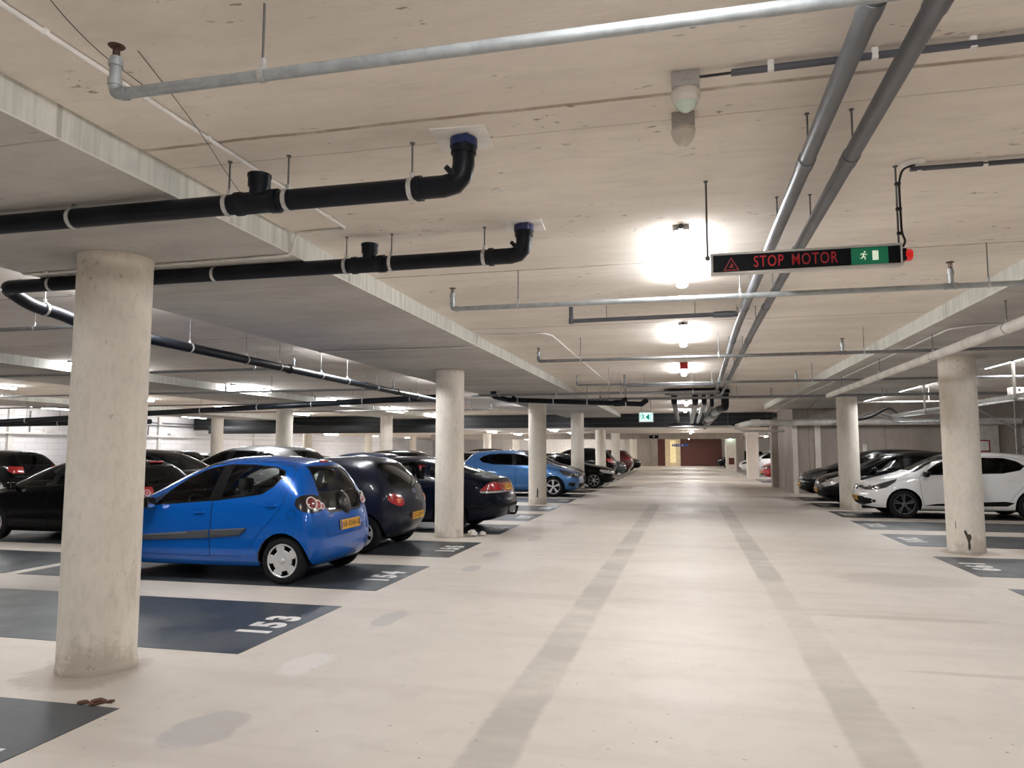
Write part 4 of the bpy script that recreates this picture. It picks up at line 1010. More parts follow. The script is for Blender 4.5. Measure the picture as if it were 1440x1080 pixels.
# ------------------------------------------------------------------ wheels
def wheel_meshes(R, w, rr, style, n=5, seg=90):
    """tyre and rim meshes, axle along +y, outer face at y=0 pointing +y"""
    b = MB(); h = w
    b.lathe((0, 0, 0), (0, 1, 0), [(-h, rr * .96), (-h, R * .88), (-h * .93, R * .95), (-h * .8, R * .99), (-h * .5, R), (-h * .2, R * .99), (-h * .07, R * .95), (0, R * .88), (.003, R * .80), (0, rr * 1.03), (-.012, rr * .97)], 56)
    b.lathe((0, 0, 0), (0, 1, 0), [(-.012, rr * .97), (-h * .6, rr * .93), (-h * .62, 0)], 40)
    bmesh.ops.recalc_face_normals(b.bm, faces=b.bm.faces)
    t = bpy.data.meshes.new('wheel'); b.bm.to_mesh(t); b.bm.free(); t.materials.append(M['tyre'])
    rs = [0, .07, .13, .18, .24, .30, .38, .46, .54, .62, .70, .76, .82, .88, .93, .97, 1.0]
    def dep(r): return {0: .012, .07: .012, .13: .010}.get(r, .0) - (.004 if .18 <= r < .5 else 0) - (.004 if .5 <= r < .9 else 0) + (.003 if r > .92 else 0) - (.008 if r == 1. else 0)
    def opened(a, r):
        q = (a * n / (2 * PI)) % 1.; d = abs(q - .5) * 2    # d=0 mid opening, 1 on spoke centre
        if style == 'cap5': return .60 < r < .90 and d < .36 + .22 * (r - .6) / .3
        if style == 'cap7': return .52 < r < .9 and d < .5
        if style == 'double':
            if not .26 < r < .92: return False
            return d < .56 + .2 * r or (d > .88 and r > .42)
        if style == 'spoke': return .26 < r < .93 and d < .42 + .34 * r
        if style == 'twist': 
            q = (a * n / (2 * PI) + .25 * r) % 1.; return .28 < r < .92 and abs(q - .5) * 2 < .42 + .3 * r
        return False
    b = MB(); grid = []
    for r in rs:
        grid.append([b.bm.verts.new((math.sin(2 * PI * k / seg) * r * rr, dep(r), math.cos(2 * PI * k / seg) * r * rr)) for k in range(seg)] if r > 0 else [b.bm.verts.new((0, dep(0), 0))])
    for i in range(len(rs) - 1):
        for k in range(seg):
            k2 = (k + 1) % seg
            if i == 0: b.bm.faces.new((grid[0][0], grid[1][k], grid[1][k2])); continue
            if opened(2 * PI * (k + .5) / seg, (rs[i] + rs[i + 1]) / 2): continue
            b.bm.faces.new((grid[i][k], grid[i + 1][k], grid[i + 1][k2], grid[i][k2]))
    for f in b.bm.faces:
        f.normal_update()
        if f.normal.y < 0: f.normal_flip()
    m = bpy.data.meshes.new('rim'); b.bm.to_mesh(m); b.bm.free()
    for q in (t, m):
        q.polygons.foreach_set('use_smooth', [True] * len(q.polygons)); q.set_sharp_from_angle(angle=math.radians(35))
    return t, m
def add_wheels(car, spec, sc, tyre, rim, rimmat, rimname, label=None, front_steer=0.):
    R = spec['R'] * sc
    rim.materials.clear(); rim.materials.append(rimmat)
    for x in spec['axles']:
        for sg in (1, -1):
            o = bpy.data.objects.new('wheel', tyre); COL.objects.link(o); o.parent = car
            o.location = (x * sc, sg * spec['track'] * sc, R)
            o.rotation_euler = (0, 0, 0 if sg > 0 else PI)
            r = bpy.data.objects.new(rimname, rim); COL.objects.link(r); r.parent = o
            r.rotation_euler = (0, .4 * x, 0); md = r.modifiers.new('s', 'SOLIDIFY'); md.thickness = .015; md.offset = -1

def seat_bm(b, x, y, z, s, w=.24):
    b.box(x - .02 * s, x + .46 * s, y - w * s, y + w * s, z, z + .16 * s, .05 * s)
    b.box(x - .12 * s, x + .02 * s, y - w * s, y + w * s, z + .05 * s, z + .62 * s, .05 * s, rot=Matrix.Rotation(-.22, 3, 'Y'), piv=(x, y, z))
    b.box(x - .21 * s, x - .12 * s, y - .13 * s, y + .13 * s, z + .64 * s, z + .80 * s, .035 * s)

# ------------------------------------------------------------------ the car builder
def build_car(spec, loc, rz, label, paintmat, sc=.95, sub=3, group=None, glassmat=None, rim='cap5', nsp=5, rimmat=None, rimname='hubcap', detail=2, plates=(None, None), name='car', colour2=None):
    car = thing(name, (loc[0], loc[1], .004), label, 'car', group, rz)
    sh = Shell(spec, sub, sc)
    S = lambda P: [(a * sc, b_ * sc) for a, b_ in P]
    gm = glassmat or M['tint']
    # wheel arches
    ar = spec['arch']
    for x in spec['axles']:
        n = 22; P = [(x + ar * math.cos(2 * PI * k / n), spec['R'] * .97 + ar * math.sin(2 * PI * k / n)) for k in range(n)]
        for sg in (1, -1):
            sh.carve(S(P), 'y', lambda f, sg=sg: f.calc_center_median().y * sg > .25 * sc).free()
            b = MB(); yo = (spec['track'] + .005) * sc * sg; yi = .42 * sc * sg; prev = None
            for k in range(29):
                a = -.35 + (PI + .7) * k / 28; px, pz = (x + (ar + .012) * math.cos(a)) * sc, (spec['R'] * .97 + (ar + .012) * math.sin(a)) * sc
                pz = max(pz, .25 * sc)
                co, nn = sh.hit((px, 2 * sg, max(pz, .24 * sc)), (0, -sg, 0)); yk = min(abs(yo), abs(co.y) - .012) * sg if co is not None else yo * .9
                q = (b.bm.verts.new((px, yk, pz)), b.bm.verts.new((px, yi, pz)))
                if prev: b.bm.faces.new((prev[0], q[0], q[1], prev[1]))
                prev = q
            b.bm.verts.ensure_lookup_table()
            b.bm.faces.new([b.bm.verts[2 * k + 1] for k in range(29)])
            b.build('wheel_arch', M['matblack'], car)
    body_parts = []
    # glass
    for sg in (1, -1):
        for w_ in spec['sidewin']:
            fr = sh.carve(S(w_), 'y', sidecond(sg))
            inner = sh.carve(poly_inset(S(w_), .014 * sc), 'y', lambda f: True, bm=fr)
            g_ = sh.part(inner, 'side_window', gm, car, off=-.004)
            sh.part(fr, 'window_seal', M['trimblack'], g_ or car, off=.001)
        for w_ in spec.get('blackside', []):
            sh.part(sh.carve(S(w_), 'y', sidecond(sg)), 'pillar_trim', M['trimblack'], car, off=.001)
    for nm, w_, cnd in (('windscreen', spec['screen'], lambda f: f.normal.x > .08 and f.calc_center_median().x > spec['mid'] * sc), ('rear_window', spec['rearglass'], lambda f: f.normal.x < -.08 and f.calc_center_median().x < spec['mid'] * sc)):
        fr = sh.carve(S(w_), 'x', cnd)
        inner = sh.carve(poly_inset(S(w_), .03 * sc), 'x', lambda f: True, bm=fr)
        g_ = sh.part(inner, nm, gm, car, off=-.003); sh.part(fr, 'window_seal', M['trimblack'], g_ or car, off=.001)
    # lamps and grilles
    for (nm, P, axis, mat, kw) in spec.get('patches', []):
        if axis == 'corner':     # a lamp seen from the rear corner: P in (u, z), kw['d'] = outward direction for the left side
            for sg in (1, -1):
                d = V((kw['d'][0], kw['d'][1] * sg, 0)).normalized(); U = V((d.y * sg, -d.x * sg * sg, 0)) if sg > 0 else V((-d.y, d.x, 0))
                U = V((abs(d.y), abs(d.x) * sg, 0))
                q = sh.carve(S(P), U, lambda f: f.normal.dot(d) > .15 and f.calc_center_median().y * sg > .2 * sc)
                sh.part(q, nm, M[mat] if isinstance(mat, str) else mat, car, off=kw.get('off', .003), label=kw.get('label'))
            continue
        for sg in ((1, -1) if axis == 'y' else (1,)):
            if axis == 'y': cnd = lambda f, sg=sg: f.calc_center_median().y * sg > kw.get('ymin', .2) * sc
            elif axis == 'x+': cnd = lambda f: f.normal.x > .2 and f.calc_center_median().x > spec['mid'] * sc
            elif axis == 'x-': cnd = lambda f: f.normal.x < -.12 and f.calc_center_median().x < spec['mid'] * sc
            q = sh.carve(S(P), axis[0], cnd)
            sh.part(q, nm, M[mat] if isinstance(mat, str) else mat, car, off=kw.get('off', .002), solid=kw.get('solid', 0.), label=kw.get('label'))
    # doors and panels
    for sg in (1, -1):
        for k, P in enumerate(spec['doors']):
            d_ = panel(sh, 'door', S(P), 'y', sidecond(sg, .3 * sc), paintmat, car, gap=.005 * sc / .95)
            if detail >= 1 and d_:
                hx, hz = spec['handles'][k]; co, nn = sh.hit((hx * sc, 2 * sg, hz * sc), (0, -sg, 0))
                if co is not None:
                    hb = MB().box(co.x - .075 * sc, co.x + .075 * sc, co.y - .02 * sg * sc if sg > 0 else co.y - .022 * sc, co.y + .022 * sc if sg > 0 else co.y + .02 * sc, co.z - .012 * sc, co.z + .012 * sc, .009 * sc)
                    hb.build('door_handle', colour2 or paintmat, d_)
                    if detail >= 2:
                        rb = MB().lathe(co - nn * .004, nn, [(0, .05 * sc), (.0055, .05 * sc), (.0055, .044 * sc), (.0045, 0)], 24); rb.build('handle_recess', colour2 or paintmat, d_)
    for (nm, P, axis, cnd) in spec.get('panels', []):
        for sg in ((1, -1) if axis == 'y' else (1,)):
            panel(sh, nm, S(P), axis[0], (sidecond(sg, .3 * sc) if axis == 'y' else (lambda f: f.normal.x < -.12 and f.calc_center_median().x < spec['mid'] * sc) if axis == 'x-' else (lambda f: f.normal.z > .3 and f.calc_center_median().x > cnd * sc)), paintmat, car, gap=.004)
    # dark lining inside the shell (keeps shut lines and cabin dark)
    lin = sh.bm.copy(); ns = [(v, sh.normal(v.co)) for v in lin.verts]
    for v, nn in ns: v.co -= nn * .025 * sc
    lo = .30 * sc
    me = bpy.data.meshes.new('cabin_lining'); lin.to_mesh(me); lin.free()
    link_mesh('cabin_lining', me, spec.get('lining') or M['cabin'], car)
    body = sh.part(sh.bm, 'body', paintmat, car)
    L = spec['L'] * sc
    MB().box(spec['axles'][0] * sc - .25 * sc, spec['axles'][1] * sc + .25 * sc, -spec['W'] * .40 * sc, spec['W'] * .40 * sc, .17 * sc, .24 * sc, .01).build('floor_pan', M['matblack'], car)
    # cabin
    if detail >= 1:
        for y in (.37, -.37):
            b = MB(); seat_bm(b, spec['seatx'] * sc, y * sc, .42 * sc, sc * spec.get('seatk', 1.)); b.build('seat', M['seat'], car)
        b = MB(); x = spec['seatx'] * sc - .85 * sc; b.box(x - .1, x + .45 * sc, -.6 * sc, .6 * sc, .4 * sc, .56 * sc, .05).box(x - .16, x - .02, -.6 * sc, .6 * sc, .4 * sc, .98 * sc, .05); b.build('rear_seat', M['seat'], car)
        dx = spec['dashx'] * sc
        MB().box(dx, dx + .45 * sc, -.62 * sc, .62 * sc, .55 * sc, spec['dashz'] * sc, .06 * sc).build('dashboard', M['cabin'], car)
        c = V((dx - .12 * sc, .37 * sc, (spec['dashz'] - .06) * sc)); axv = V((-.85, 0, .5)).normalized()
        b = MB(); pts = []; u = V((0, 1, 0)); w_ = axv.cross(u); r_ = .175 * sc; nn = 28; prev = None; fr = None
        for k in range(nn):
            a = 2 * PI * k / nn; d = u * math.cos(a) + w_ * math.sin(a); rg = b.ring(c + d * r_, (-u * math.sin(a) + w_ * math.cos(a)), .014 * sc, 8, axv)
            if prev: b.bridge(prev, rg)
            else: fr = rg
            prev = rg
        b.bridge(prev, fr); b.cyl(c, c - axv * .2 * sc, .03 * sc, n=10)
        for a in (.1, PI - .1, 1.6): b.cyl(c, c + (u * math.cos(a) + w_ * math.sin(a)) * r_, .012 * sc, n=8)
        b.build('steering_wheel', M['cabin'], car)
        mx, mz = spec['mirrorpos']; MB().box(mx * sc, mx * sc + .03 * sc, -.12 * sc, .12 * sc, mz * sc - .035 * sc, mz * sc + .035 * sc, .012 * sc).cyl((mx * sc + .02, 0, mz * sc), (mx * sc + .03 * sc, 0, mz * sc + .09 * sc), .008, n=8).build('inside_mirror', M['cabin'], car)
    # door mirrors
    for sg in (1, -1):
        mx, mz = spec['doormirror']; co, nn = sh.hit((mx * sc, 2 * sg, mz * sc), (0, -sg, 0))
        if co is None: continue
        b = MB(); y0 = co.y + .05 * sg * sc; y1 = co.y + .20 * sg * sc
        b.box(co.x - .02 * sc, co.x + .09 * sc, min(y0, y1), max(y0, y1), co.z - .055 * sc, co.z + .075 * sc, .035 * sc)
        b.box(co.x + .01 * sc, co.x + .06 * sc, min(co.y - .02 * sg, y0 + .03 * sg), max(co.y - .02 * sg, y0 + .03 * sg), co.z - .04 * sc, co.z + .0 * sc, .008 * sc)
        mo = b.build('door_mirror', spec.get('mirmat') or paintmat, car)
        MB().box(co.x - .026 * sc, co.x - .018 * sc, min(y0, y1) + .02 * sc, max(y0, y1) - .02 * sc, co.z - .04 * sc, co.z + .06 * sc).build('mirror_glass', M['chrome'], mo, False)
    ty, ri = wheel_meshes(spec['R'] * sc, spec.get('tw', .17) * sc, spec['rim'] * sc, rim, nsp, 90 if detail >= 2 else 60)
    add_wheels(car, spec, sc, ty, ri, rimmat or M['alloy'], rimname)
    # plates
    for k, txt in enumerate(plates):
        if txt is None: continue
        sg = -1 if k == 0 else 1
        pz = spec['platez'][k] * sc; co, nn = sh.hit((sg * 3 + (spec['L'] * sc if sg > 0 else 0), 0, pz), (-sg, 0, 0))
        if co is None: continue
        tilt = max(-.5, min(.5, math.asin(max(-1, min(1, nn.z)))))
        po = bpy.data.objects.new('number_plate', None); 
        b = MB().box(-.26 * sc, .26 * sc, 0, .012, -.056 * sc, .056 * sc, .004)
        pm = b.build('number_plate', M['plate_y'], car)
        bpy.data.objects.remove(po)
        pm.matrix_local = Matrix.Translation(co + nn * .004) @ Matrix.Rotation(-PI / 2 if sg < 0 else PI / 2, 4, 'Z') @ Matrix.Rotation(0, 4, 'X')
        # local -y faces outwards
        pm.matrix_local = Matrix.Translation(co + V((sg * .014, 0, 0))) @ Matrix.Rotation(PI / 2 * sg, 4, 'Z') @ Matrix.Rotation(-tilt * .6, 4, 'X')
        if txt:
            me = text_mesh(txt, .105 * sc, .0006, .001, .92, 1.1); me.transform(Matrix.Translation((.02 * sc, -.0012, 0)) @ ROTX)
            link_mesh('plate_characters', me, M['plate_ink'], pm, False)
            MB().box(-.256 * sc, -.222 * sc, -.0012, .001, -.05 * sc, .05 * sc).build('plate_band', M['euroband'], pm, False)
    return car, sh

def almond(u, z, a, b_, tilt=0., n=20, p=1.):
    P = []
    for k in range(n):
        t = 2 * PI * k / n; x = a * math.cos(t); y = b_ * math.copysign(abs(math.sin(t)) ** p, math.sin(t)); P.append((u + x * math.cos(tilt) - y * math.sin(tilt), z + x * math.sin(tilt) + y * math.cos(tilt)))
    return P
def corner_hit(sh, sg, d, u, z):
    d = V((d[0], d[1] * sg, 0)).normalized(); U = V((abs(d.y), abs(d.x) * sg, 0))
    return sh.hit(U * u + d * 2 + V((0, 0, z)), -d)
def disc(sh, car, name, co, nn, r, mat, h=.006, dome=.0, parent=None, label=None):
    b = MB().lathe(co - nn * .004, nn, [(0, r), (h + .004 - dome * .2, r), (h + .004 + dome * .6, r * .7), (h + .004 + dome, 0)], 28)
    o = b.build(name, mat, parent or car)
    if label: o['label'] = label
    return o
def ringat(b, co, nn, r, t):
    b.lathe(co, nn, [(0, r - t), (.006, r - t), (.009, r), (.006, r + t), (0, r + t)], 28)
# ------------------------------------------------------------------ bright blue small hatchback (measured in scene metres)
M['blue'] = paint('bright_blue_paint', (.0, .098, .45), .2, .15, .8, .25)
A = dict(L=3.25, W=1.51, R=.262, rim=.187, tw=.15, arch=.315, track=.742, axles=(.55, 2.72), mid=1.5, tumble=.965, crease=.3, bulge=.045,
    lining=M['cabingrey'],
    rear=[(.24, .60, .17), (.14, .77, .25), (.085, .80, .50), (.205, .74, .90), (.43, .55, 1.30), (.395, 1.385)],
    st=[(.36, .785, .19, .925, .575, 1.325, 1.395, .52), (.60, .775, .18, .95, .59, 1.36, 1.41, .74), (.98, .768, .17, .935, .60, 1.40, 1.435), (1.42, .768, .165, .90, .605, 1.395, 1.43),
        (1.72, .768, .165, .88, .605, 1.335, 1.37), (2.05, .768, .165, .855, .62, 1.175, 1.21), (2.38, .768, .165, .83, .65, .985, 1.02), (2.62, .765, .17, .81, .66, .875, .91), (2.92, .745, .18, .745, .60, .79, .83)],
    front=[(3.08, .54, .20), (3.19, .64, .29), (3.25, .66, .45), (3.20, .62, .62), (3.08, .50, .71), (3.12, .73)],
    sidewin=[[(2.24, .845), (1.485, .905), (1.40, 1.315), (1.62, 1.275), (1.86, 1.17), (2.10, 1.0)],
             [(1.36, .918), (.84, .985), (.70, 1.075), (.60, 1.195), (.625, 1.25), (.76, 1.295), (1.0, 1.318), (1.30, 1.325)]],
    blackside=[[(1.485, .905), (1.36, .915), (1.30, 1.325), (1.40, 1.315)], [(2.42, .825), (2.25, .843), (2.11, 1.0)]],
    screen=[(-.57, .96), (.57, .96), (.50, 1.335), (-.50, 1.335)],
    rearglass=[(-.40, .765), (.40, .765), (.475, .83), (.50, .93), (.485, 1.05), (.425, 1.30), (-.425, 1.30), (-.485, 1.05), (-.50, .93), (-.475, .83)],
    patches=[('tail_lamp', almond(.603, .888, .172, .098, .10, 24, .8), 'corner', 'smoke', dict(d=(-.6, .8), off=.005)),
             ('head_lamp', [(3.2, .58), (3.15, .66), (2.85, .74), (2.75, .73), (2.9, .60), (3.1, .54)], 'y', 'lampglass', dict(ymin=.3))],
    doors=[[(2.44, .84), (2.47, .55), (2.43, .29), (1.465, .285), (1.455, .90), (1.345, 1.345), (1.62, 1.315), (1.90, 1.195), (2.14, 1.02)],
           [(1.345, 1.345), (1.455, .90), (1.465, .285), (1.00, .295), (.93, .42), (.83, .57), (.70, .70), (.575, .86), (.50, 1.08), (.50, 1.25), (.58, 1.315), (.95, 1.355)]],
    handles=[(1.61, .775), (.70, .865)], panels=[('tailgate', [(-.50, .52), (.50, .52), (.53, .70), (.49, .80), (-.49, .80), (-.53, .70)], 'x-', 0)],
    seatx=1.42, dashx=2.0, dashz=.86, mirrorpos=(1.80, 1.20), doormirror=(2.20, .875), platez=(.62, .4), seatk=.92, mirmat=M['trimblack'])
AX, AY = -3.83, 8.19
aygo, sh = build_car(A, (AX, AY, 0), PI, 'bright blue small five-door hatchback parked nose-in in bay 154', M['blue'], 1., 3, glassmat=M['glass'], rim='cap5', nsp=5, plates=('68-RNH-8', None))
# side mouldings, fuel flap, sill
for sg in (1, -1):
    for P in ([(2.46, .475), (2.40, .445), (1.475, .495), (1.475, .585), (2.30, .515)], [(1.455, .497), (1.09, .53), (1.02, .575), (.99, .615), (1.455, .586)]):
        q = bmesh.new(); q = sh.carve(P, 'y', sidecond(sg, .3), bm=sh.ref.copy(), delete=False)
        o = sh.part(q, 'side_moulding', M['greytrim'], aygo, off=.004, solid=.012)
    co, nn = sh.hit((.435, 2 * sg, .775), (0, -sg, 0))
    if sg > 0:
        b = MB(); b.lathe(co + nn * .001, nn, [(0, .052), (.001, .052), (.001, .055), (0, .055)], 32); b.build('fuel_flap', M['matblack'], aygo)
    # tail lamp lenses
    for (u, z, r, mt) in ((.60, .895, .068, 'darkred'), (.525, .872, .052, 'redlens'), (.475, .852, .036, 'redlens')):
        co, nn = corner_hit(sh, sg, (-.6, .8), u, z)
        if co is None: continue
        disc(sh, aygo, 'lamp_lens', co, nn, r, M[mt], .008, .012, label='round red lamp lens')
        b = MB(); ringat(b, co + nn * .008, nn, r, .006); b.build('lamp_ring', M['whitering'], aygo)
co, nn = sh.hit((-1, 0, 1.352), (1, 0, 0))
o = MB().box(co.x - .022, co.x + .06, -.085, .085, 1.338, 1.366, .008).build('brake_light', M['redlens'], aygo); tag(o, 'red high brake light')
# emblem boss with three ovals
co, nn = sh.hit((-1, 0, .87), (1, 0, 0))
b = MB(); b.lathe(co - nn * .03, nn, [(0, .15), (.03, .145), (.045, .12), (.05, .05), (.051, 0)], 32); bo = b.build('wiper_boss', M['trimblack'], aygo)
e0 = co + nn * .024; ux = V((0, 1, 0)); uz = nn.cross(ux).normalized()
def oval(b, c, ax, ay, t=.0035, n=28):
    prev = f = None
    for k in range(n):
        a = 2 * PI * k / n; p = c + ux * math.cos(a) * ax + uz * math.sin(a) * ay; tg = -ux * math.sin(a) * ax + uz * math.cos(a) * ay
        r = b.ring(p, tg, t, 6, nn)
        if prev: b.bridge(prev, r)
        else: f = r
        prev = r
    b.bridge(prev, f)
b = MB(); oval(b, e0, .045, .032); oval(b, e0, .014, .031, .003); oval(b, e0 + uz * (-.011 if uz.z < 0 else .011), .030, .013, .003); b.build('emblem', M['chrome'], aygo)
wp = [sh.hit((-1, y, z), (1, 0, 0)) for y, z in ((.02, .95), (-.10, .99), (-.20, 1.0), (-.34, 1.0))]
MB().tube([p + q * .012 for p, q in wp], .007, n=6).build('rear_wiper', M['trimblack'], aygo)
c2, n2 = sh.hit((-1, .40, .735), (1, 0, 0))
me = text_mesh('AYGO', .035, .001, .0004, 1.1, 1.1); me.transform(Matrix.Translation(c2 + V((-.006, 0, 0))) @ Matrix.Rotation(-PI / 2, 4, 'Z') @ ROTX); link_mesh('badge_lettering', me, M['chrome'], aygo, False)
for y in (-.3, .3):
    c3, n3 = sh.hit((-1, y * 1.6, .36), (1, 0, 0))
# ------------------------------------------------------------------ car shapes (metres, then scaled)
HATCH = dict(L=4.06, W=1.73, R=.315, rim=.222, tw=.2, arch=.365, track=.845, axles=(.68, 3.25), mid=2., tumble=.955, crease=.3, bulge=.05,
    rear=[(.27, .62, .25), (.12, .76, .36), (.02, .78, .62), (.12, .78, .97), (.52, .55, 1.37), (.46, 1.435)],
    st=[(.34, .86, .22, 1.0, .575, 1.40, 1.45, .62), (.75, .88, .20, 1.01, .60, 1.425, 1.47, .9), (1.3, .88, .19, .99, .61, 1.455, 1.49), (1.95, .88, .19, .965, .615, 1.445, 1.48),
        (2.35, .88, .19, .945, .615, 1.36, 1.40), (2.7, .88, .19, .93, .64, 1.19, 1.23), (3.05, .875, .19, .91, .68, .99, 1.03), (3.45, .86, .20, .84, .66, .90, .95), (3.78, .82, .21, .76, .60, .81, .86)],
    front=[(3.92, .60, .20), (4.04, .70, .30), (4.08, .72, .50), (4.0, .68, .70), (3.9, .50, .77), (3.96, .79)],
    sidewin=[[(2.86, .96), (2.04, .985), (1.98, 1.36), (2.22, 1.335), (2.48, 1.225), (2.70, 1.08)], [(1.93, .99), (1.25, 1.01), (.90, 1.08), (.78, 1.18), (.92, 1.28), (1.15, 1.35), (1.87, 1.365)]],
    blackside=[[(2.04, .985), (1.93, .99), (1.87, 1.365), (1.98, 1.36)]],
    screen=[(-.62, 1.03), (.62, 1.03), (.53, 1.40), (-.53, 1.40)], rearglass=[(-.58, 1.0), (.58, 1.0), (.48, 1.36), (-.48, 1.36)],
    patches=[('head_lamp', [(4.05, .66), (3.86, .735), (3.5, .845), (3.42, .84), (3.56, .70), (3.80, .62), (3.98, .60)], 'y', 'lampglass', dict(ymin=.34)),
             ('tail_lamp', [(-.1, .78), (.22, .79), (.36, .86), (.44, .96), (.34, 1.0), (.16, .98), (-.1, .95)], 'y', 'redlens', dict(ymin=.5)),
             ('upper_grille', [(-.34, .60), (.34, .60), (.40, .68), (-.40, .68)], 'x+', 'trimblack', {}),
             ('lower_grille', [(-.50, .27), (.50, .27), (.58, .42), (-.58, .42)], 'x+', 'matblack', {})],
    doors=[[(2.92, .90), (2.90, .55), (2.84, .29), (2.03, .285), (2.03, .95), (1.945, 1.395), (2.24, 1.37), (2.52, 1.255), (2.76, 1.09)],
           [(1.945, 1.395), (2.03, .95), (2.03, .285), (1.20, .30), (1.08, .50), (.92, .68), (.76, .84), (.66, 1.02), (.66, 1.22), (.80, 1.32), (1.1, 1.39)]],
    handles=[(2.17, .82), (1.12, .86)], panels=[('tailgate', [(-.60, .60), (.60, .60), (.62, .96), (-.62, .96)], 'x-', 0), ('bonnet', [(3.08, -.66), (3.86, -.56), (3.86, .56), (3.08, .66)], 'z', 2.9)],
    seatx=1.85, dashx=2.5, dashz=.93, mirrorpos=(2.45, 1.27), doormirror=(2.76, .98), platez=(.75, .42))
SEDAN = dict(L=4.47, W=1.74, R=.315, rim=.225, tw=.21, arch=.36, track=.85, axles=(1.0, 3.72), mid=2.2, tumble=.955, crease=.35, bulge=.05,
    rear=[(.22, .62, .26), (.08, .76, .37), (.0, .78, .62), (.02, .76, .96), (.06, .56, .995), (.05, 1.02)],
    st=[(.28, .86, .22, .97, .60, 1.01, 1.035), (.75, .885, .20, .975, .62, 1.05, 1.07), (1.18, .885, .19, .97, .575, 1.28, 1.32), (1.6, .885, .19, .955, .57, 1.395, 1.435), (2.1, .885, .19, .945, .58, 1.405, 1.44),
        (2.55, .885, .19, .935, .59, 1.345, 1.385), (2.9, .885, .19, .925, .63, 1.175, 1.215), (3.22, .88, .19, .91, .67, .98, 1.015), (3.7, .865, .20, .855, .66, .90, .945), (4.15, .82, .21, .78, .61, .82, .865)],
    front=[(4.33, .62, .21), (4.44, .72, .32), (4.49, .74, .52), (4.42, .70, .70), (4.32, .53, .77), (4.37, .79)],
    sidewin=[[(2.98, .945), (2.12, .965), (2.06, 1.315), (2.30, 1.31), (2.58, 1.23), (2.82, 1.08)], [(2.03, .967), (1.35, .985), (1.02, 1.06), (1.18, 1.19), (1.42, 1.29), (1.97, 1.318)]],
    blackside=[[(2.12, .965), (2.03, .967), (1.97, 1.318), (2.06, 1.315)]],
    screen=[(-.62, 1.01), (.62, 1.01), (.52, 1.355), (-.52, 1.355)], rearglass=[(-.58, 1.07), (.58, 1.07), (.48, 1.35), (-.48, 1.35)],
    patches=[('head_lamp', [(4.46, .66), (4.2, .74), (3.98, .77), (3.96, .69), (4.15, .62), (4.40, .58)], 'y', 'clearlens', dict(ymin=.32)),
             ('tail_lamp', [(-.1, .74), (.22, .76), (.34, .86), (.30, .93), (.0, .93), (-.1, .9)], 'y', 'redlens', dict(ymin=.42)),
             ('grille', [(-.22, .58), (-.03, .58), (-.03, .72), (-.2, .72)], 'x+', 'trimblack', {}), ('grille', [(.03, .58), (.22, .58), (.2, .72), (.03, .72)], 'x+', 'trimblack', {}),
             ('lower_grille', [(-.52, .27), (.52, .27), (.56, .40), (-.56, .40)], 'x+', 'matblack', {})],
    doors=[[(3.06, .89), (3.05, .55), (3.0, .28), (2.10, .275), (2.10, .94), (2.015, 1.345), (2.32, 1.345), (2.62, 1.265), (2.9, 1.09)], [(2.015, 1.345), (2.10, .94), (2.10, .275), (1.46, .29), (1.38, .48), (1.22, .64), (1.0, .80), (.93, 1.0), (1.12, 1.21), (1.4, 1.325)]],
    handles=[(2.24, .80), (1.22, .845)], panels=[('boot_lid', [(-.56, .62), (.56, .62), (.56, .97), (-.56, .97)], 'x-', 0), ('bonnet', [(3.26, -.66), (4.28, -.56), (4.28, .56), (3.26, .66)], 'z', 3.1)],
    seatx=2.0, dashx=2.65, dashz=.93, mirrorpos=(2.62, 1.25), doormirror=(2.86, .965), platez=(.80, .42))
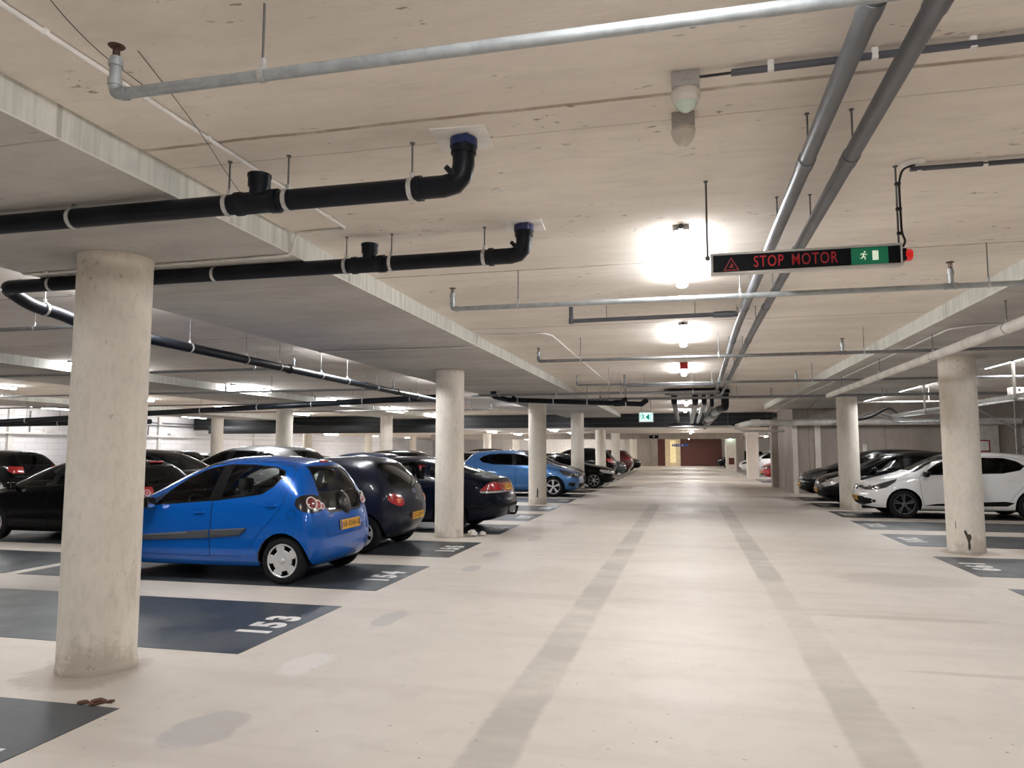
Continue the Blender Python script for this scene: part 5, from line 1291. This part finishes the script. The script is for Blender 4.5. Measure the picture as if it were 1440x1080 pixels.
SAAB = dict(SEDAN, L=4.63, axles=(.98, 3.6), mid=2.3,
    rear=[(.08, .68, .27), (.0, .80, .36), (-.02, .81, .58), (.14, .78, .96), (.20, .60, 1.01), (.18, 1.04)],
    st=[(.34, .87, .22, .985, .62, 1.03, 1.065), (.75, .885, .20, .985, .60, 1.16, 1.21), (1.2, .885, .19, .98, .575, 1.30, 1.35), (1.65, .885, .19, .965, .57, 1.395, 1.44), (2.2, .885, .19, .95, .58, 1.42, 1.455),
        (2.65, .885, .19, .94, .59, 1.36, 1.40), (3.0, .885, .19, .925, .63, 1.18, 1.22), (3.32, .88, .19, .91, .67, .98, 1.015), (3.8, .865, .20, .855, .66, .90, .945), (4.3, .82, .21, .78, .61, .82, .865)],
    front=[(4.48, .62, .21), (4.60, .72, .32), (4.65, .74, .52), (4.58, .70, .70), (4.48, .53, .77), (4.53, .79)],
    sidewin=[[(3.06, .95), (2.36, .97), (2.32, 1.33), (2.45, 1.335), (2.7, 1.235), (2.92, 1.08)], [(2.22, .972), (1.5, .985), (1.56, 1.30), (1.75, 1.335), (2.18, 1.345)], [(1.42, .99), (.98, 1.03), (1.2, 1.17), (1.46, 1.275)]],
    blackside=[], rearglass=[(-.60, 1.08), (.60, 1.08), (.48, 1.37), (-.48, 1.37)],
    patches=[('tail_lamp', [(-.1, .79), (.25, .80), (.40, .79), (.32, .87), (.22, .95), (-.1, .95)], 'y', 'redlens', dict(ymin=.36, off=.004)),
             ('tail_lamp_strip', [(-.1, .755), (.38, .755), (.40, .785), (-.1, .785)], 'y', 'clearlens', dict(ymin=.40, off=.004, label='pale lower strip of the tail lamp')),
             ('bumper_trim', [(-.1, .47), (.58, .50), (.58, .535), (-.1, .53)], 'y', 'matblack', dict(ymin=.05, off=.006)),
             ('side_moulding', [(1.45, .50), (3.0, .50), (3.0, .535), (1.45, .535)], 'y', 'chrome', dict(ymin=.3, off=.006)),
             ('number_plate_recess', [(-.34, .76), (.34, .76), (.34, .93), (-.34, .93)], 'x-', 'redlens', dict(off=.002)),
             ('head_lamp', [(4.62, .64), (4.35, .72), (4.1, .75), (4.1, .67), (4.3, .6), (4.55, .57)], 'y', 'clearlens', dict(ymin=.32))],
    doors=[[(3.15, .89), (3.14, .55), (3.08, .28), (2.27, .275), (2.27, .95), (2.25, 1.37), (2.47, 1.37), (2.75, 1.26), (3.0, 1.09)], [(2.25, 1.37), (2.27, .95), (2.27, .275), (1.44, .29), (1.36, .48), (1.30, .64), (1.40, .9), (1.5, 1.325)]],
    handles=[(2.42, .83), (1.52, .85)], panels=[('boot_lid', [(-.66, .56), (.66, .56), (.66, 1.0), (-.66, 1.0)], 'x-', 0)], seatx=2.1, dashx=2.75, mirrorpos=(2.75, 1.26), doormirror=(2.94, .97), platez=(.845, .42))
KA = dict(L=3.62, W=1.63, R=.29, rim=.19, tw=.165, arch=.345, track=.80, axles=(.62, 3.02), mid=1.7, tumble=.95, crease=.15, bulge=.09,
    rear=[(.26, .58, .24), (.13, .70, .36), (.03, .71, .58), (.16, .72, 1.0), (.50, .54, 1.35), (.42, 1.43)],
    st=[(.34, .82, .21, 1.04, .60, 1.39, 1.465, .62), (.72, .845, .20, 1.03, .62, 1.42, 1.48, .95), (1.2, .835, .18, .98, .62, 1.43, 1.485), (1.7, .83, .18, .95, .62, 1.40, 1.445), (2.05, .83, .18, .93, .63, 1.30, 1.34),
        (2.4, .83, .18, .91, .65, 1.12, 1.16), (2.75, .825, .19, .89, .68, .95, .99), (3.05, .82, .20, .82, .66, .86, .91), (3.35, .78, .21, .73, .58, .76, .80)],
    front=[(3.46, .56, .22), (3.59, .66, .32), (3.64, .68, .48), (3.56, .64, .64), (3.44, .48, .70), (3.5, .72)],
    sidewin=[[(2.52, .95), (1.42, .985), (1.38, 1.31), (1.75, 1.30), (2.08, 1.215), (2.33, 1.08)], [(1.34, .99), (.92, 1.04), (.80, 1.10), (.84, 1.19), (1.05, 1.29), (1.31, 1.315)]], blackside=[],
    screen=[(-.6, .99), (.6, .99), (.52, 1.35), (-.52, 1.35)], rearglass=[(-.58, .955), (.58, .955), (.63, 1.08), (.56, 1.33), (.44, 1.385), (-.44, 1.385), (-.56, 1.33), (-.63, 1.08)],
    patches=[('tail_lamp', almond(.56, .80, .17, .083, .30, 22, .8), 'corner', 'redlens', dict(d=(-.8, .6), off=.006)),
             ('head_lamp', [(3.58, .58), (3.4, .7), (3.15, .77), (3.1, .72), (3.3, .58), (3.5, .52)], 'y', 'lampglass', dict(ymin=.3))],
    doors=[[(2.56, .88), (2.60, .55), (2.56, .29), (1.42, .285), (1.36, .98), (1.34, 1.34), (1.78, 1.335), (2.12, 1.245), (2.4, 1.09)]],
    handles=[(1.52, .84)], panels=[('tailgate', [(-.50, .55), (.50, .55), (.64, .80), (.66, .96), (-.66, .96), (-.64, .80)], 'x-', 0)],
    seatx=1.55, dashx=2.15, dashz=.9, mirrorpos=(2.05, 1.25), doormirror=(2.44, .95), platez=(.53, .4))

# paints
M['p_navy'] = paint('dark_navy_paint', (.004, .006, .014), .2, 0, .14, .15)
M['p_graph'] = paint('graphite_blue_paint', (.014, .017, .030), .28, .1, .25, .2)
M['p_black'] = paint('black_paint', (.0025, .0025, .003), .18, 0, .12, .12)
M['p_white'] = paint('white_paint', (.88, .88, .88), .3)
M['p_lblue'] = paint('mid_blue_metallic_paint', (.045, .17, .42), .28, .35)
M['p_wine'] = paint('dark_plum_paint', (.008, .003, .004), .2, 0, .15, .15)
M['p_red'] = paint('red_paint', (.42, .006, .008), .25)
M['p_dred'] = paint('dark_red_paint', (.10, .004, .008), .3)
M['p_silver'] = paint('silver_paint', (.48, .48, .49), .3, .7)
M['p_green'] = paint('dark_green_grey_paint', (.02, .035, .035), .3, .3)
M['p_dblue'] = paint('dark_blue_paint', (.006, .02, .07), .25, .2)

SC = .95
def rear_at(x): return x
# Ka-like small dark hatchback, bay 155
ka, shk = build_car(KA, (-4.0, 10.70, 0), PI, 'dark graphite rounded three-door hatchback between the bright blue car and the column, bay 155', M['p_graph'], SC, 3, rim='cap7', nsp=7, glassmat=M['glass'], plates=('32-GSP-9', None))
for sg in (1, -1):
    co, nn = corner_hit(shk, sg, (-.8, .6), .52 * SC, .79 * SC)
    if co is not None: disc(shk, ka, 'lamp_lens', co + nn * .004, nn, .045, M['orange'], .004, .008, label='orange inner lens of the oval tail lamp')
co, nn = shk.hit((-1, 0, .86), (1, 0, 0))
ux = V((0, 1, 0)); uz = nn.cross(ux).normalized(); b = MB(); oval(b, co + nn * .006, .06, .026, .005); eo = b.build('emblem', M['chrome'], ka)
b = MB(); pts = [co + nn * .003 + ux * math.cos(2 * PI * k / 24) * .056 + uz * math.sin(2 * PI * k / 24) * .023 for k in range(24)]; b.poly(pts, nn * .003); b.build('emblem_field', M['euroband'], eo, False)
MB().tube([co + V((.02, -.02, .07)), co + V((-.0, -.10, .12)), co + V((.13, -.42, .23))], .008, n=6).build('rear_wiper', M['trimblack'], ka)
# dark blue saloon with a tow bar, bay 156
saab, shs = build_car(SAAB, (-3.22, 13.52, 0), PI, 'dark navy car with a tow bar half hidden by the second left column', M['p_navy'], SC, 3, rim='spoke', nsp=6, plates=('71-FSK-2', None), glassmat=M['glass'])
MB().tube([(.25, 0, .33), (-.02, 0, .30), (-.10, 0, .31), (-.12, 0, .40)], .022, bend=.06, n=12).lathe((-.12, 0, .40), (0, 0, 1), [(0, .018), (.005, .026), (.025, .031), (.045, .026), (.052, 0)], 16).build('tow_bar', M['matblack'], saab)
MB().box(-.005, .05, .10, .2, .30, .40, .01).build('tow_socket', M['matblack'], saab)
co, nn = shs.hit((-1, 0, 1.0), (1, 0, 0))
# mid blue five door with nose to the aisle, bay 160
def nose(xn, L, s=SC): return xn - L * s
HV = dict(HATCH, patches=HATCH['patches'] + [('side_vent', [(3.9, .32), (3.72, .36), (3.76, .46), (3.95, .44)], 'y', 'trimblack', dict(ymin=.5))])
v40, shv = build_car(HV, (nose(-3.29, 4.06, 1.0), 23.86, 0), 0, 'mid blue five-door hatchback with its nose to the aisle behind the gouged column, bay 160', M['p_lblue'], 1., 3, rim='spoke', nsp=5, rimname='rim', rimmat=M['alloy'])
co, nn = shv.hit((6, 0, .64), (-1, 0, 0))
if co: 
    MB().tube([co + V((.012, -.30, -.045)), co + V((.012, .30, .05))], .010, n=6).build('grille_bar', M['chrome'], v40)
    disc(shv, v40, 'emblem', co + V((.012, 0, 0)), V((1, 0, 0)), .045, M['chrome'], .006, .004)
build_car(HATCH, (nose(-3.55, 4.06, 1.0), 26.3, 0), 0, 'dark plum hatchback between the mid blue hatchback and the black saloon, bay 161', M['p_wine'], 1., 2, detail=1, glassmat=M['glass'])
bmw, shb = build_car(SEDAN, (nose(-2.76, 4.47), 29.22, 0), 0, 'black saloon with bright multi-spoke alloys and its nose to the aisle, bay 162', M['p_black'], SC, 3, rim='double', nsp=7, rimname='rim', rimmat=M['alloy'], glassmat=M['tint'])
co, nn = shb.hit((4.0, 0, 2), (0, 0, -1))
co, nn = shb.hit((6, 0, .76 * SC), (-1, 0, 0))
if co: disc(shb, bmw, 'emblem', co, nn, .04, M['chrome'], .004, .004)
# farther left cars
build_car(HATCH, (-3.35, 36.95, 0), PI, 'dark tall hatchback with red tail lamps beyond the black saloon', M['p_black'], 1.06, 2, detail=0)
build_car(HATCH, (nose(-3.3, 4.06), 41.9, 0), 0, 'dark green grey hatchback between far left columns', M['p_green'], SC, 2, detail=0)
build_car(HATCH, (-3.2, 47.2, 0), PI, 'dark red hatchback showing its tail past the far left columns', M['p_dred'], 1., 2, detail=0)
build_car(HATCH, (nose(-3.1, 4.06), 52.6, 0), 0, 'black car with pale headlamps at the far left end of the aisle', M['p_black'], SC, 2, detail=0, plates=(None, ''))

# ---- right side
CLIO = dict(HATCH, patches=[('head_lamp', [(4.08, .66), (3.90, .70), (3.62, .80), (3.36, .875), (3.42, .80), (3.60, .68), (3.80, .63), (3.98, .62)], 'y', 'lampglass', dict(ymin=.36)),
             ('tail_lamp', [(-.1, .78), (.22, .79), (.36, .86), (.44, .96), (.34, 1.0), (.16, .98), (-.1, .95)], 'y', 'redlens', dict(ymin=.5)),
             ('upper_grille', [(-.50, .655), (.50, .655), (.44, .70), (.14, .715), (.10, .60), (-.10, .60), (-.14, .715), (-.44, .70)], 'x+', 'trimblack', {}),
             ('lower_grille', [(-.62, .33), (-.48, .27), (.48, .27), (.62, .33), (.70, .40), (.55, .47), (-.55, .47), (-.70, .40)], 'x+', 'matblack', {}),
             ('fog_surround', [(4.1, .28), (3.96, .30), (3.80, .375), (3.92, .43), (4.1, .46)], 'y', 'trimblack', dict(ymin=.50)),
             ('sill_moulding', [(2.86, .29), (2.60, .335), (1.25, .405), (1.06, .375), (1.20, .30)], 'y', 'trimblack', dict(ymin=.3, off=.004)),
             ('chin', [(4.1, .15), (3.6, .15), (3.6, .225), (4.1, .25)], 'y', 'matblack', dict(ymin=-.01))], mirmat=M['trimblack'])
clio, shc = build_car(CLIO, (nose(3.82, -4.06, .97), 18.42, 0), PI, 'white five-door hatchback behind the chipped right column', M['p_white'], .97, 3, rim='double', nsp=5, rimname='rim', rimmat=M['darkalloy'], glassmat=M['tint'], plates=(None, '4-XGD-21'))
co, nn = shc.hit((6, 0, .655 * .97), (-1, 0, 0))
if co:
    b = MB(); P = [(0, .075), (.05, 0), (0, -.075), (-.05, 0)]; Q = [(0, .038), (.022, 0), (0, -.038), (-.022, 0)]
    for k in range(4):
        k2 = (k + 1) % 4; b.poly([co + V((.014, *P[k])), co + V((.014, *P[k2])), co + V((.02, *Q[k2])), co + V((.02, *Q[k]))], (.006, 0, 0))
    b.build('emblem', M['chrome'], clio, False)
for sg in (1, -1):
    co, nn = shc.hit((3.86 * .97, 2 * sg, .375 * .97), (0, -sg, 0))
    if co: b = MB(); ringat(b, co + nn * .002, nn, .04, .007); b.build('fog_lamp_ring', M['chrome'], clio)
MB().tube([(.62, 0, 1.44), (.45, 0, 1.58)], .006, n=6).build('aerial', M['cable'], clio)
DARK = dict(HATCH, patches=[('head_lamp', [(4.05, .60), (3.86, .735), (3.5, .855), (3.42, .845), (3.56, .70), (3.80, .58), (3.98, .54)], 'y', 'clearlens', dict(ymin=.34)),
             ('tail_lamp', [(-.1, .78), (.22, .79), (.36, .86), (.44, .96), (.34, 1.0), (.16, .98), (-.1, .95)], 'y', 'redlens', dict(ymin=.5)),
             ('lower_grille', [(-.50, .27), (.50, .27), (.58, .42), (-.58, .42)], 'x+', 'matblack', {})])
bk1, sh1 = build_car(DARK, (nose(3.45, -4.06, .98), 21.38, 0), PI, 'black hatchback with bright headlamps right behind the second right column', M['p_black'], .98, 3, rim='spoke', nsp=5, rimmat=M['darkalloy'], rimname='rim', plates=(None, '85-XR-PK'), detail=1)
bk2, sh2 = build_car(HATCH, (nose(3.38, -4.06, 1.02), 23.85, 0), PI, 'black hatchback with a three diamond emblem, farthest before the cross wall', M['p_black'], 1.02, 3, rim='spoke', nsp=7, rimmat=M['darkalloy'], rimname='rim', plates=(None, '27-LH-TS'), detail=1)
co, nn = sh2.hit((6, 0, .68 * 1.02), (-1, 0, 0))
if co:
    b = MB()
    for a in (PI / 2, PI / 2 + 2 * PI / 3, PI / 2 + 4 * PI / 3):
        d = V((0, math.cos(a), math.sin(a))); e = V((0, -math.sin(a), math.cos(a)))
        c0 = co + V((.012, 0, 0)); b.poly([c0, c0 + d * .055 + e * .032, c0 + d * .11, c0 + d * .055 - e * .032], (.006, 0, 0))
    b.build('emblem', M['chrome'], bk2, False)
    MB().tube([co + V((-.04, -.62, .06)), co + V((.006, -.12, .05))], .008, n=6).tube([co + V((-.04, .62, .06)), co + V((.006, .12, .05))], .008, n=6).build('grille_bar', M['chrome'], bk2)
build_car(HATCH, (nose(3.52, -4.06), 37.1, 0), PI, 'red hatchback beyond the cross wall on the right', M['p_red'], SC, 2, detail=0, plates=(None, ''))
build_car(HATCH, (nose(3.25, -4.06), 48.0, 0), PI, 'white hatchback beyond the cream piers far on the right', M['p_white'], SC, 2, detail=0)
build_car(HATCH, (nose(2.45, -4.06), 61.2, 0), PI, 'black car with pale headlamps beside the far brick wall', M['p_black'], SC, 2, detail=0)

# ---- cars of the second row on the left (nose to the far side or to the second aisle)
bl, shl = build_car(dict(HATCH, patches=HATCH['patches']), (-8.24, 10.72, 0), PI, 'black hatchback half hidden behind the big near column, silver hubcaps', M['p_black'], .91, 3, rim='cap5', nsp=6, glassmat=M['glass'])
for sg in (1, -1):
    co, nn = shl.hit((-1, .60 * sg, .80), (1, 0, 0))
    if co: disc(shl, bl, 'lamp_lens', co + nn * .003, nn, .055, M['redlens'], .006, .01); b = MB(); ringat(b, co + nn * .008, nn, .05, .006); b.build('lamp_ring', M['whitering'], bl)
co, nn = shl.hit((-1, 0, 1.26), (1, 0, 0)); MB().box(co.x - .02, co.x + .06, -.14, .14, 1.27, 1.30, .008).build('brake_light', M['redlens'], bl)
build_car(HATCH, (-12.95, 13.54, 0), 0, 'black hatchback whose tail rises left of the big near column', M['p_black'], 1.02, 2, detail=1)
second = [(16.0, 'p_silver', 'silver estate car whose roof shows over the bright blue roof', HATCH, 1.08), (18.5, 'p_black', 'black car seen through the dark navy car windows', SEDAN, SC),
          (21.34, 'p_dblue', 'dark blue car in the second row behind the empty bays', HATCH, SC), (23.81, 'p_black', 'black hatchback in the second row left of the mid blue hatchback', HATCH, 1.)]
for y, pm, lb, sp, s_ in second: build_car(sp, (-8.3, y, 0), PI, lb, M[pm], s_, 2, detail=1)
third = [(18.5, 'p_black', 'dark car with a red tail lamp at the left edge of the view', HATCH, 1., -19.05), (23.81, 'p_white', 'white car by the white block wall', HATCH, SC, -19.2), (26.28, 'p_dblue', 'dark blue car by the white block wall', HATCH, 1., -19.2),
         (29.1, 'p_white', 'farther white car by the white block wall', SEDAN, SC, -19.2), (36.95, 'p_silver', 'silver car beyond the shutter housing on the left', HATCH, SC, -9.2), (39.4, 'p_black', 'black estate beyond the shutter housing on the left', HATCH, 1.05, -9.2)]
for y, pm, lb, sp, s_, x in third: build_car(sp, (x, y, 0), PI, lb, M[pm], s_, 2, detail=0)
# bright reflectors inside the headlamps near enough to show them
for car_, shx, k, sx in ((clio, shc, .97, (3.90, 3.72)), (v40, shv, 1., (3.92, 3.78)), (bk1, sh1, .98, (3.92, 3.76)), (bmw, shb, SC, (4.30, 4.16))):
    for sg in (1, -1):
        for x in sx:
            co, nn = shx.hit((x * k + .5, 2 * sg, .69 * k), (-.5, -2 * sg + .62 * k * sg, 0))
            if co: disc(shx, car_, 'lamp_reflector', co + nn * .001, nn, .042 * k, M['chrome'], .003, .003)
for o in bpy.data.objects:
    if '_world' in o: del o['_world']
sc.view_settings.exposure = EXPO
